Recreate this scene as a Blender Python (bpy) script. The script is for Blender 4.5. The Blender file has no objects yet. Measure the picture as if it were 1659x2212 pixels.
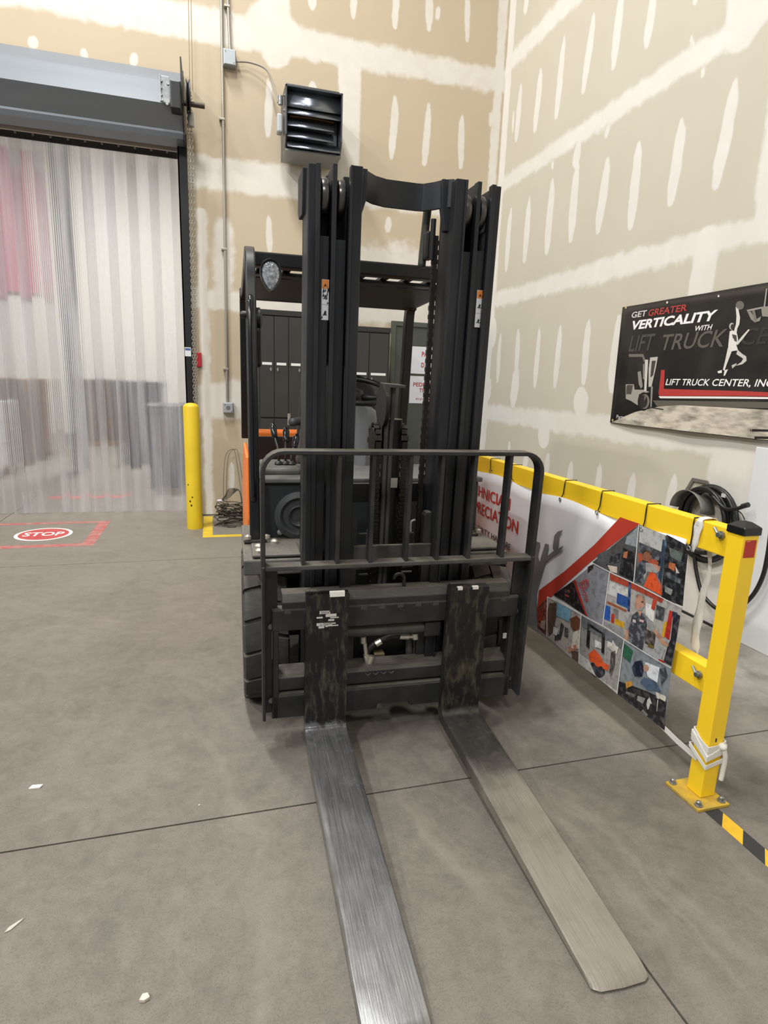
import bpy, bmesh, math, random
from math import sin, cos, pi, radians as R
from mathutils import Vector as V, Matrix
random.seed(7)
sc = bpy.context.scene
C = sc.collection
# ------------------------------------------------------------------ camera
F = 1281.7; CH = 1.45                         # focal length in pixels of the 1659x2212 frame, eye height
YAW, PITCH, ROLL = R(16.231), R(-12.193), R(2.043)
f0 = V((sin(YAW), cos(YAW), 0)); r0 = V((cos(YAW), -sin(YAW), 0)); u0 = V((0, 0, 1))
fw = f0*cos(PITCH) + u0*sin(PITCH); uu = u0*cos(PITCH) - f0*sin(PITCH)
rt = r0*cos(ROLL) + uu*sin(ROLL); up = uu*cos(ROLL) - r0*sin(ROLL)
cam_d = bpy.data.cameras.new('camera'); cam = bpy.data.objects.new('camera', cam_d); C.objects.link(cam)
m = Matrix((rt, up, -fw)).transposed().to_4x4(); m.translation = V((0, 0, CH)); cam.matrix_world = m
cam_d.sensor_fit = 'VERTICAL'; cam_d.sensor_height = 36; cam_d.sensor_width = 27
cam_d.lens = F/2212*36; cam_d.clip_start = .02; cam_d.clip_end = 100
sc.camera = cam
# ------------------------------------------------------------------ world, lamps, exposure
w = bpy.data.worlds.new('world'); sc.world = w; w.use_nodes = True
w.node_tree.nodes['Background'].inputs[0].default_value = (.93, .97, 1, 1)
w.node_tree.nodes['Background'].inputs[1].default_value = .55
def lamp(x, y, z, sx, sy, p, col=(1, .985, .955)):
    d = bpy.data.lights.new('high_bay_and_fill_light', 'AREA'); d.shape = 'RECTANGLE'; d.size = sx; d.size_y = sy
    d.energy = p; d.color = col
    o = bpy.data.objects.new('high_bay_and_fill_light', d); o.location = (x, y, z); C.objects.link(o); return o
lamp(-1.1, 4.6, 8.6, .5, 1.2, 587)
lamp(-.5, 2.3, 8.6, .5, 1.2, 475)
lamp(-5.2, 1.2, 8.6, .5, 1.2, 625)
lamp(-5.2, -4.2, 8.6, .5, 1.2, 900)  # this and the two lamps below: unseen fill added to brighten low walls
lamp(-.9, -6.0, 8.6, .5, 1.2, 520)
lamp(-9.6, -1.0, 8.6, .5, 1.2, 1250)
lamp(-1.8, 10.5, 6.4, .6, 1.2, 1000)          # room beyond the strip curtain
sc.view_settings.view_transform = 'Standard'; sc.view_settings.look = 'None'
sc.view_settings.gamma = 1; sc.view_settings.use_curve_mapping = False
sc.view_settings.exposure = -0.86
# ------------------------------------------------------------------ pixel -> place helpers
def ray(x, y): return fw + rt*((x-829.5)/F) - up*((y-1106)/F)
EYE = V((0, 0, CH))
def pz(x, y, z=0): d = ray(x, y); return EYE + d*((z-CH)/d.z)
def py(x, y, Y): d = ray(x, y); return EYE + d*(Y/d.y)
def pX(x, y, X): d = ray(x, y); return EYE + d*(X/d.x)
def crop(ox, oy, s): return lambda x, y: (ox + x*s, oy + y*s)
WY, WX = 6.5, 3.05                            # back wall face, right wall face
# forklift frames
TH, TI = R(1.8), R(2.2)
ea = V((cos(TH), -sin(TH), 0)); ef = V((-sin(TH), -cos(TH), 0)); ez = V((0, 0, 1))
FO = (pz(704.5, 1573, .085) + pz(993, 1540, .085))/2; FO.z = 0
mz = ez*cos(TI) + ef*sin(TI); mf = ef*cos(TI) - ez*sin(TI)
def M(x, y, b):                               # pixel -> (a, z) on the tilted mast plane b behind the fork face
    d = ray(x, y); P0 = FO - mf*b; q = EYE + d*(((P0-EYE).dot(mf))/d.dot(mf)) - FO
    return q.dot(ea), q.dot(mz)
def K(x, y, b):                               # pixel -> (a, z) on the upright chassis plane
    d = ray(x, y); P0 = FO - ef*b; q = EYE + d*(((P0-EYE).dot(ef))/d.dot(ef)) - FO
    return q.dot(ea), q.z
def tilt(p): return V((p[0], p[1]*cos(TI) - p[2]*sin(TI), p[1]*sin(TI) + p[2]*cos(TI)))
# ------------------------------------------------------------------ materials
MATS = {}
def lin(c): return tuple(((v/12.92) if v <= .04045 else ((v+.055)/1.055)**2.4) for v in c)
def hx(h): return lin(tuple(int(h[i:i+2], 16)/255 for i in (0, 2, 4)))
def mat(name, col, rough=.5, metal=0., col2=None, scale=8., stretch=(1, 1, 1), bump=0., amt=.5, det=6, lo=.35, hi=.65, rvar=0., emit=0, spec=None, coord='Object'):
    if name in MATS: return MATS[name]
    if isinstance(col, str): col = hx(col)
    if isinstance(col2, str): col2 = hx(col2)
    mt = bpy.data.materials.new(name); mt.use_nodes = True; nt = mt.node_tree; N = nt.nodes; L = nt.links
    b = N['Principled BSDF']; b.inputs['Base Color'].default_value = (*col, 1)
    b.inputs['Roughness'].default_value = rough; b.inputs['Metallic'].default_value = metal
    if spec is not None: b.inputs['Specular IOR Level'].default_value = spec
    if emit: b.inputs['Emission Color'].default_value = (*col, 1); b.inputs['Emission Strength'].default_value = emit
    if col2 or bump or rvar:
        tc = N.new('ShaderNodeTexCoord'); mp = N.new('ShaderNodeMapping'); mp.inputs['Scale'].default_value = stretch
        nz = N.new('ShaderNodeTexNoise'); nz.inputs['Scale'].default_value = scale; nz.inputs['Detail'].default_value = det
        L.new(tc.outputs[coord], mp.inputs[0]); L.new(mp.outputs[0], nz.inputs['Vector'])
        mr = N.new('ShaderNodeMapRange'); mr.inputs[1].default_value = lo; mr.inputs[2].default_value = hi
        L.new(nz.outputs['Fac'], mr.inputs[0])
        if col2:
            mx = N.new('ShaderNodeMix'); mx.data_type = 'RGBA'; mx.inputs[6].default_value = (*col, 1); mx.inputs[7].default_value = (*col2, 1)
            ml = N.new('ShaderNodeMath'); ml.operation = 'MULTIPLY'; ml.inputs[1].default_value = amt
            L.new(mr.outputs[0], ml.inputs[0]); L.new(ml.outputs[0], mx.inputs[0]); L.new(mx.outputs[2], b.inputs['Base Color'])
        if bump:
            bp = N.new('ShaderNodeBump'); bp.inputs['Strength'].default_value = bump; bp.inputs['Distance'].default_value = .004
            L.new(nz.outputs['Fac'], bp.inputs['Height']); L.new(bp.outputs[0], b.inputs['Normal'])
        if rvar:
            r2 = N.new('ShaderNodeMapRange'); r2.inputs[3].default_value = max(.03, rough-rvar); r2.inputs[4].default_value = min(1, rough+rvar)
            r2.inputs[1].default_value = .3; r2.inputs[2].default_value = .7
            L.new(nz.outputs['Fac'], r2.inputs[0]); L.new(r2.outputs[0], b.inputs['Roughness'])
    MATS[name] = mt; return mt
def ink(h, rough=.45): return mat('print_'+h, h, rough)
def photo_ink(h):                             # printed photograph: the colour breaks up into busy darker and paler flecks
    c = tuple(int(h[i:i+2], 16) for i in (0, 2, 4)); lum = sum(c)/3
    d = tuple(int(v*.45) if lum > 70 else min(255, v*2+40) for v in c)
    return mat('photo_'+h, h, .42, col2='%02x%02x%02x' % d, scale=45, amt=.4, det=5, lo=.48, hi=.66)
# ------------------------------------------------------------------ mesh builder
class MB:
    def __init__(s): s.v = []; s.f = []; s.xf = None
    def add(s, vs, fs):
        n = len(s.v); s.v += [V(p) for p in vs]; s.f += [tuple(i+n for i in q) for q in fs]; return s
    def bx(s, x0, x1, y0, y1, z0, z1):
        return s.add([(x, y, z) for z in (z0, z1) for y in (y0, y1) for x in (x0, x1)],
                     [(0, 2, 3, 1), (4, 5, 7, 6), (0, 1, 5, 4), (2, 6, 7, 3), (0, 4, 6, 2), (1, 3, 7, 5)])
    def box(s, c, sz, rot=None):
        h = V(sz)/2; rm = rot or Matrix.Identity(3)
        vs = [V(c) + rm @ V((x*h.x, y*h.y, z*h.z)) for z in (-1, 1) for y in (-1, 1) for x in (-1, 1)]
        return s.add(vs, [(0, 2, 3, 1), (4, 5, 7, 6), (0, 1, 5, 4), (2, 6, 7, 3), (0, 4, 6, 2), (1, 3, 7, 5)])
    def prism(s, poly, lo, hi, ax='y'):       # poly in the two other axes (x,z) / (y,z) / (x,y)
        n = len(poly)
        def P(p, t): return {'y': (p[0], t, p[1]), 'x': (t, p[0], p[1]), 'z': (p[0], p[1], t)}[ax]
        return s.add([P(p, lo) for p in poly] + [P(p, hi) for p in poly],
                     [tuple(range(n))[::-1], tuple(range(n, 2*n))] + [(i, (i+1) % n, n+(i+1) % n, n+i) for i in range(n)])
    def tube(s, pts, r, n=10, closed=False):
        pts = [V(p) for p in pts]; k = len(pts); rs = r if isinstance(r, (list, tuple)) else [r]*k
        vs = []; prev = None
        for i, p in enumerate(pts):
            if closed: t = pts[(i+1) % k] - pts[i-1]
            else: t = pts[min(i+1, k-1)] - pts[max(i-1, 0)]
            t.normalize()
            if prev is None: a = t.orthogonal().normalized()
            else:
                a = prev - t*prev.dot(t)
                a = a.normalized() if a.length > 1e-6 else t.orthogonal().normalized()
            prev = a; b = t.cross(a)
            vs += [p + (a*cos(2*pi*j/n) + b*sin(2*pi*j/n))*rs[i] for j in range(n)]
        fs = []
        for i in range(k if closed else k-1):
            i2 = (i+1) % k
            fs += [(i*n+j, i*n+(j+1) % n, i2*n+(j+1) % n, i2*n+j) for j in range(n)]
        if not closed: fs += [tuple(range(n))[::-1], tuple(range((k-1)*n, k*n))]
        return s.add(vs, fs)
    def cyl(s, p0, p1, r, n=16): return s.tube([p0, p1], r, n)
    def sweep(s, pts, prof, nrm, closed=False):   # prof: (across, along nrm)
        pts = [V(p) for p in pts]; nrm = V(nrm).normalized(); k = len(pts); n = len(prof); vs = []
        for i, p in enumerate(pts):
            a = pts[(i+1) % k] if (closed or i < k-1) else p; b = pts[i-1] if (closed or i > 0) else p
            t = (a-b).normalized(); c = t.cross(nrm).normalized()
            sc_ = 1.
            if (closed or 0 < i < k-1):
                d = (pts[(i+1) % k]-p).normalized(); sc_ = 1/max(.5, abs(d.dot(t)))
            vs += [p + c*q[0]*sc_ + nrm*q[1] for q in prof]
        fs = []
        for i in range(k if closed else k-1):
            i2 = (i+1) % k
            fs += [(i*n+j, i*n+(j+1) % n, i2*n+(j+1) % n, i2*n+j) for j in range(n)]
        if not closed: fs += [tuple(range(n))[::-1], tuple(range((k-1)*n, k*n))]
        return s.add(vs, fs)
    def lathe(s, prof, o, axis='z', n=24):    # prof: (radius, along axis)
        o = V(o); vs = []; k = len(prof)
        for r_, h in prof:
            for j in range(n):
                c_, s_ = cos(2*pi*j/n)*r_, sin(2*pi*j/n)*r_
                vs.append(o + V({'z': (c_, s_, h), 'x': (h, c_, s_), 'y': (c_, h, s_)}[axis]))
        fs = [(i*n+j, i*n+(j+1) % n, (i+1)*n+(j+1) % n, (i+1)*n+j) for i in range(k-1) for j in range(n)]
        fs += [tuple(range(n))[::-1], tuple(range((k-1)*n, k*n))]
        return s.add(vs, fs)
    def build(s, name, mt, parent=None, bevel=0, smooth=False, xf=None, seg=2):
        me = bpy.data.meshes.new(name)
        vs = [xf(p) for p in s.v] if xf else s.v
        me.from_pydata([tuple(p) for p in vs], [], s.f)
        bm = bmesh.new(); bm.from_mesh(me); bmesh.ops.recalc_face_normals(bm, faces=bm.faces[:]); bm.to_mesh(me); bm.free()
        o = bpy.data.objects.new(name, me); C.objects.link(o)
        if mt: me.materials.append(mt)
        if parent: o.parent = parent
        if smooth:
            for p in me.polygons: p.use_smooth = True
            if smooth is not True:
                try: me.set_sharp_from_angle(angle=R(smooth))
                except Exception: pass
        if bevel:
            bv = o.modifiers.new('bevel', 'BEVEL'); bv.width = bevel; bv.segments = seg; bv.limit_method = 'ANGLE'; bv.angle_limit = R(35)
        return o
def empty(name, loc=(0, 0, 0), rz=0):
    o = bpy.data.objects.new(name, None); o.location = loc; o.rotation_euler = (0, 0, rz); o.empty_display_size = .1
    C.objects.link(o); return o
def tag(o, label, cat, group=None, kind=None):
    o['label'] = label; o['category'] = cat
    if group: o['group'] = group
    if kind: o['kind'] = kind
    return o
def struct(o): o['kind'] = 'structure'; return o
def curve_pts(pts, n=8):                      # Catmull-Rom through points
    pts = [V(p) for p in pts]; out = []
    for i in range(len(pts)-1):
        p0 = pts[max(i-1, 0)]; p1 = pts[i]; p2 = pts[i+1]; p3 = pts[min(i+2, len(pts)-1)]
        for k in range(n):
            t = k/n
            out.append(.5*((2*p1) + (p2-p0)*t + (2*p0-5*p1+4*p2-p3)*t*t + (3*p1-p0-3*p2+p3)*t**3))
    out.append(pts[-1]); return out
def text_mesh(body, shear=0, bold=0, extr=0.0):
    cu = bpy.data.curves.new('t', 'FONT'); cu.body = body; cu.shear = shear; cu.offset = bold; cu.extrude = extr; cu.resolution_u = 3
    o = bpy.data.objects.new('t', cu); C.objects.link(o)
    dg = bpy.context.evaluated_depsgraph_get(); me = bpy.data.meshes.new_from_object(o.evaluated_get(dg))
    bpy.data.objects.remove(o); bpy.data.curves.remove(cu)
    xs = [v.co.x for v in me.vertices]; ys = [v.co.y for v in me.vertices]
    x0, x1, y0, y1 = min(xs), max(xs), min(ys), max(ys)
    pts = [((v.co.x-x0)/(x1-x0), (v.co.y-y0)/(y1-y0)) for v in me.vertices]
    fs = [tuple(p.vertices) for p in me.polygons]
    bpy.data.meshes.remove(me); return pts, fs
def lettering(body, fn, mt, parent, shear=0, bold=0, name='lettering'):   # fn maps (0..1, 0..1) to a point
    pts, fs = text_mesh(body, shear, bold)
    mb = MB(); mb.add([fn(*p) for p in pts], fs); return mb.build(name, mt, parent)
# flat print on a sheet: polygons in sheet coordinates, cut so that they follow its waves
class Sheet:
    def __init__(s, pos, un, off=.0012): s.pos = pos; s.layer = 1; s.un = un; s.off = off
    def poly(s, pts, mt, parent, name='print', step=.05, layer=None):
        bm = bmesh.new()
        vs = [bm.verts.new((p[0], p[1], 0)) for p in pts]
        try: bm.faces.new(vs)
        except Exception: bm.free(); return None
        for ax in (0, 1):
            lo = min(p[ax] for p in pts); hi = max(p[ax] for p in pts)
            st = step*(1 if ax == 0 else 2); k = math.floor(lo/st)+1
            while k*st < hi:
                co = [0, 0, 0]; no = [0, 0, 0]; co[ax] = k*st; no[ax] = 1
                bmesh.ops.bisect_plane(bm, geom=bm.verts[:]+bm.edges[:]+bm.faces[:], plane_co=co, plane_no=no, dist=1e-6); k += 1
        bmesh.ops.triangulate(bm, faces=bm.faces[:])
        ly = s.layer if layer is None else layer
        if layer is None: s.layer += 1
        for v in bm.verts: v.co = s.pos(v.co.x, v.co.y, s.off*(1+ly*.012))
        me = bpy.data.meshes.new(name); bm.to_mesh(me); bm.free(); me.materials.append(mt)
        o = bpy.data.objects.new(name, me); C.objects.link(o); o.parent = parent; return o
    def text(s, body, a, b, h, mt, parent, shear=0, bold=0):   # a = bottom left (u,v), b = bottom right, h = height
        s.layer += 1; ly = s.layer
        pts, fs = text_mesh(body, shear, bold)
        mb = MB(); mb.add([s.pos(a[0]+(b[0]-a[0])*p[0], a[1]+(b[1]-a[1])*p[0]+h*p[1], s.off*(1+ly*.012)) for p in pts], fs)
        return mb.build('lettering', mt, parent)
# ================================================================== SETTING
def concrete():
    mt = bpy.data.materials.new('concrete'); mt.use_nodes = True; nt = mt.node_tree; N = nt.nodes; L = nt.links; b = N['Principled BSDF']
    g = N.new('ShaderNodeNewGeometry')
    def noise(sc_, det, vec, rough=.6, dist=0):
        n = N.new('ShaderNodeTexNoise'); n.inputs['Scale'].default_value = sc_; n.inputs['Detail'].default_value = det
        n.inputs['Roughness'].default_value = rough; n.inputs['Distortion'].default_value = dist; L.new(vec, n.inputs['Vector']); return n.outputs['Fac']
    def rng(x, a, c, lo=0., hi=1.):
        n = N.new('ShaderNodeMapRange'); n.inputs[1].default_value = a; n.inputs[2].default_value = c; n.inputs[3].default_value = lo; n.inputs[4].default_value = hi
        L.new(x, n.inputs[0]); return n.outputs[0]
    def mix(fa, c1, c2):
        n = N.new('ShaderNodeMix'); n.data_type = 'RGBA'
        if isinstance(fa, float): n.inputs[0].default_value = fa
        else: L.new(fa, n.inputs[0])
        for i, c in ((6, c1), (7, c2)):
            if isinstance(c, tuple): n.inputs[i].default_value = (*c, 1)
            else: L.new(c, n.inputs[i])
        return n.outputs[2]
    def mth(op, a, c):
        n = N.new('ShaderNodeMath'); n.operation = op
        for i, x in ((0, a), (1, c)):
            if isinstance(x, (int, float)): n.inputs[i].default_value = x
            else: L.new(x, n.inputs[i])
        return n.outputs[0]
    P = g.outputs['Position']
    base = mix(rng(noise(.9, 5, P, .6, .6), .35, .65), hx('635e56'), hx('746e66'))
    base = mix(mth('MULTIPLY', rng(noise(4.5, 6, P, .65, .8), .45, .75), .45), base, hx('857e74'))
    base = mix(mth('MULTIPLY', rng(noise(2.2, 6, P, .7, 1.2), .55, .75), .5), base, hx('4e4a43'))
    base = mix(mth('MULTIPLY', rng(noise(14, 7, P, .75, .3), .42, .72), .42), base, hx('8a8378'))
    base = mix(mth('MULTIPLY', rng(noise(26, 6, P, .75), .5, .72), .35), base, hx('524d46'))
    # speckle
    base = mix(mth('MULTIPLY', rng(noise(190, 2, P), .48, .75), .45), base, hx('45413a'))
    # long tyre scuffs turning in from the doorway
    sp = N.new('ShaderNodeSeparateXYZ'); L.new(P, sp.inputs[0])
    dx = mth('ADD', sp.outputs[0], 2.6); dy = mth('ADD', sp.outputs[1], -1.2)
    rad = mth('SQRT', mth('ADD', mth('MULTIPLY', dx, dx), mth('MULTIPLY', dy, dy)), 0)
    wob = mth('ADD', rad, mth('MULTIPLY', noise(1.3, 3, P), .5))
    cb = N.new('ShaderNodeCombineXYZ'); L.new(mth('MULTIPLY', wob, 9.), cb.inputs[0]); L.new(mth('MULTIPLY', sp.outputs[1], .4), cb.inputs[1])
    arcs = rng(noise(1., 3, cb.outputs[0], .6), .52, .72)
    arcs = mth('MULTIPLY', arcs, rng(noise(.7, 3, P), .42, .6))
    base = mix(mth('MULTIPLY', arcs, .34), base, hx('958e82'))
    far = mth('MULTIPLY', rng(sp.outputs[1], 3.2, 5.2), .35)      # paler strip towards the doorway
    base = mix(far, base, hx('8d877b'))
    # spilt pale dust beyond the guard rail
    dust = mth('MULTIPLY', rng(sp.outputs[0], 2.0, 2.6), rng(noise(2.2, 6, P, .6, .5), .35, .75))
    base = mix(mth('MULTIPLY', dust, .7), base, hx('c9c5bd'))
    L.new(base, b.inputs['Base Color'])
    L.new(rng(noise(3, 5, P), .3, .7, .5, .75), b.inputs['Roughness'])
    b.inputs['Specular IOR Level'].default_value = .35
    bp = N.new('ShaderNodeBump'); bp.inputs['Strength'].default_value = .12; bp.inputs['Distance'].default_value = .003
    L.new(noise(60, 4, P), bp.inputs['Height']); L.new(bp.outputs[0], b.inputs['Normal'])
    return mt
CONC = concrete()
flo = struct(MB().bx(-9, 5, -3.5, 17, -.12, -.02).build('floor', mat('joint_filler', '35322d', .9)))
xs = [-9, -5.1, -2.03, 1.04, 5]; ys = [-3.5, -1.26, 1.81, 4.885, 7.95, 11, 17]
for i in range(4):
    for j in range(6):
        g = .0035
        MB().bx(xs[i]+g, xs[i+1]-g, ys[j]+g, ys[j+1]-g, -.02, 0).build('concrete_slab', CONC, flo)
# ---- walls
CORE = mat('wall_core', 'b9ad95', .9)
def board(name, p1, p2, m1, m2):
    mt = bpy.data.materials.new(name); mt.use_nodes = True; nt = mt.node_tree; N = nt.nodes; L = nt.links; b = N['Principled BSDF']; b.inputs['Roughness'].default_value = .82
    g = N.new('ShaderNodeNewGeometry'); at = N.new('ShaderNodeAttribute'); at.attribute_name = 'mud'
    def nz(s_, d, di=0):
        n = N.new('ShaderNodeTexNoise'); n.inputs['Scale'].default_value = s_; n.inputs['Detail'].default_value = d; n.inputs['Distortion'].default_value = di; L.new(g.outputs['Position'], n.inputs['Vector']); return n.outputs['Fac']
    def mx(fa, c1, c2):
        n = N.new('ShaderNodeMix'); n.data_type = 'RGBA'; L.new(fa, n.inputs[0])
        for i, c in ((6, c1), (7, c2)):
            if isinstance(c, str): n.inputs[i].default_value = (*hx(c), 1)
            else: L.new(c, n.inputs[i])
        return n.outputs[2]
    paper = mx(nz(2.2, 5), p1, p2); comp = mx(nz(3., 5), m1, m2)
    a = N.new('ShaderNodeMath'); a.operation = 'MULTIPLY_ADD'; a.inputs[1].default_value = 2.4; a.inputs[2].default_value = -1.2; L.new(nz(9, 6, .5), a.inputs[0])
    s_ = N.new('ShaderNodeMath'); s_.operation = 'ADD'; L.new(at.outputs['Fac'], s_.inputs[0]); L.new(a.outputs[0], s_.inputs[1])
    mr = N.new('ShaderNodeMapRange'); mr.interpolation_type = 'SMOOTHSTEP'; mr.inputs[1].default_value = -.55; mr.inputs[2].default_value = .75; L.new(s_.outputs[0], mr.inputs[0])
    th = N.new('ShaderNodeMapRange'); th.inputs[1].default_value = .25; th.inputs[2].default_value = .75; th.inputs[3].default_value = 1; th.inputs[4].default_value = .78; L.new(nz(5, 6, 1), th.inputs[0])
    m_ = N.new('ShaderNodeMath'); m_.operation = 'MULTIPLY'; L.new(mr.outputs[0], m_.inputs[0]); L.new(th.outputs[0], m_.inputs[1])
    L.new(mx(m_.outputs[0], paper, comp), b.inputs['Base Color'])
    return mt
TAN = board('drywall_paper', 'c0b198', 'b8a990', 'e0dcd5', 'd4cec4'); GREY = board('drywall_paper_cool_light', 'c9c3b2', 'c1baa9', 'e4e1dc', 'dad6ce')  # one drywall, two tones: right wall's cooler light is put into its colour
DX0, DX1, DZ = -3.7, -.262, 3.62              # door opening
wb = MB(); wb.bx(-9, DX0, WY+.013, WY+.17, 0, 7.6); wb.bx(DX1, WX+.3, WY+.013, WY+.17, 0, 7.6); wb.bx(DX0, DX1, WY+.013, WY+.17, DZ, 7.6)
wall_b = struct(wb.build('wall_back', CORE))
wall_r = struct(MB().bx(WX+.013, WX+.17, -3.5, WY+.013, 0, 7.6).build('wall_right', CORE))
# ---- joint compound over the seams and screws, read by the board material as a distance field
SHAPES = {'B': [], 'R': []}                    # joint compound: strokes (u0, z0, half width, u1, z1, half width, feather)
def mud(a, path, feather=.03, name=None, ends=True, jit=.006):
    for p, q in zip(path, path[1:]): SHAPES[a].append((*p, *q, feather))
def wp(a, x, y):
    p = py(x, y, WY) if a == 'B' else pX(x, y, WX); return (p.x if a == 'B' else p.y), p.z
def daub(a, x0, y0, x1, y1, wpx):
    u0, z0 = wp(a, x0, y0); u1, z1 = wp(a, x1, y1); ua, _ = wp(a, x0-wpx/2, (y0+y1)/2); ub, _ = wp(a, x0+wpx/2, (y0+y1)/2); h = abs(ub-ua)/2
    s_ = random.uniform(-.01, .01)
    pa = [(u0, z0, h*.35), (u0*.85+u1*.15+s_, z0*.85+z1*.15, h*.8), ((u0+u1)/2+s_, (z0+z1)/2, h), (u0*.2+u1*.8, z0*.2+z1*.8, h*.95), (u1, z1, h*.6)]
    mud(a, pa, .013)
# seams, right wall
for z0, z1 in ((4.62, 4.86), (3.475, 3.68), (2.29, 2.51), (1.045, 1.285)):
    mud('R', [(-2, (z0+z1)/2, (z1-z0)/2-.02), (2, (z0+z1)/2+.005, (z1-z0)/2-.03), (4.4, (z0+z1)/2, (z1-z0)/2-.02), (6.5, (z0+z1)/2, (z1-z0)/2-.03)], .045, ends=False)
mud('R', [(3.29, 3.6, .16), (3.29, 4.75, .16)], .03); mud('R', [(2.88, 2.45, .15), (2.88, 3.55, .15)], .03); mud('R', [(3.35, 1.2, .105), (3.35, 2.4, .105)], .02)
mud('R', [(2.9, .01, .17), (2.9, 1.15, .17)], .03); mud('R', [(2.5, .28, .25), (3.75, .3, .22)], .08); mud('R', [(2.5, .1, .12), (3.9, .12, .12)], .06)
mud('R', [(6.42, .02, .07), (6.42, 7, .07)], .02, ends=False)
c = crop(1000, 0, .3972)
for d in ((315, 460, 290, 755, 25), (422, 380, 392, 700, 30), (552, 200, 508, 630, 32), (710, 80, 655, 490, 36), (865, -60, 820, 360, 42), (1040, -60, 1000, 245, 46), (348, -60, 342, 60, 25), (275, 600, 270, 720, 10), (1265, -80, 1265, 15, 30),
          (958, 775, 912, 1230, 52), (1188, 655, 1130, 1100, 62), (1480, 440, 1375, 1010, 74), (1305, 375, 1303, 420, 22), (1248, 190, 1245, 240, 14), (785, 690, 780, 740, 24), (625, 790, 612, 890, 40), (488, 880, 488, 915, 14)):
    daub('R', *c(d[0], d[1]), *c(d[2], d[3]), d[4]*.3972)
c = crop(1000, 400, .3972)
for d in ((262, 130, 235, 455, 25), (362, 70, 335, 405, 30), (487, -25, 455, 360, 36), (625, -108, 585, 295, 42), (785, -140, 735, 245, 46),
          (205, 810, 188, 1060, 20), (300, 790, 290, 1010, 24), (290, 1000, 272, 1190, 42), (415, 775, 390, 1090, 26), (530, 765, 500, 1090, 30), (685, 740, 655, 1070, 38), (850, 720, 810, 1110, 60),
          (640, 1140, 640, 1210, 80), (440, 1310, 440, 1395, 62), (165, 740, 160, 860, 40), (145, 1060, 140, 1150, 26), (250, 1400, 250, 1440, 14), (110, 1320, 110, 1400, 30)):
    daub('R', *c(d[0], d[1]), *c(d[2], d[3]), d[4]*.3972)
c = crop(1000, 960, .3972)
for d in ((345, 50, 335, 130, 28), (465, 55, 455, 150, 30), (590, 100, 570, 260, 34), (745, 110, 725, 300, 36), (930, 160, 895, 380, 44), (1152, 170, 1105, 420, 50)): daub('R', *c(d[0], d[1]), *c(d[2], d[3]), d[4]*.3972)
# seams, back wall
mud('B', [(-3.7, 4.63, .14), (-.3, 4.61, .15), (3.05, 4.6, .11)], .05, ends=False)
mud('B', [(-.2, 3.36, .14), (.7, 3.38, .16), (1.6, 3.36, .13), (3.05, 3.36, .12)], .05, ends=False)
mud('B', [(-.2, 2.215, .10), (1.4, 2.215, .12), (3.05, 2.22, .12)], .04, ends=False)
mud('B', [(-.2, 1.2, .17), (.3, 1.23, .2), (1.1, 1.2, .15), (3.05, 1.18, .12)], .05, ends=False)
mud('B', [(1.38, 3.4, .115), (1.38, 4.6, .115)], .02); mud('B', [(.66, 4.5, .14), (.66, 6, .14)], .03); mud('B', [(.62, 4.75, .25), (.62, 4.9, .12)], .05)
mud('B', [(-.06, .02, .045), (-.06, 3.0, .05)], .03); mud('B', [(.15, 2.9, .09), (.13, 2.25, .1)], .05); mud('B', [(1.7, 2.5, .4), (2.6, 2.6, .3)], .15)
mud('B', [(2.98, .02, .05), (2.98, 7, .05)], .02, ends=False)
c = crop(500, 0, .3737)
for d in ((465, -90, 468, 45, 52), (700, -90, 705, 100, 40), (950, -90, 945, 155, 42), (1150, -90, 1142, 165, 46), (1195, 40, 1190, 110, 28), (1365, -90, 1362, 235, 36), (945, 560, 925, 910, 46), (1140, 605, 1115, 945, 42), (1335, 665, 1325, 970, 38),
          (212, 460, 210, 780, 48), (470, 480, 480, 560, 52), (215, 1250, 220, 1450, 40), (905, 1255, 905, 1330, 40), (1500, 650, 1495, 730, 20)): daub('B', *c(d[0], d[1]), *c(d[2], d[3]), d[4]*.3737)
for d in ((72, 85, 72, 98, 22), (183, 108, 183, 122, 16), (290, 118, 288, 138, 18), (500, 1000, 500, 1060, 14)): daub('B', *d)
import numpy as np
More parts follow.
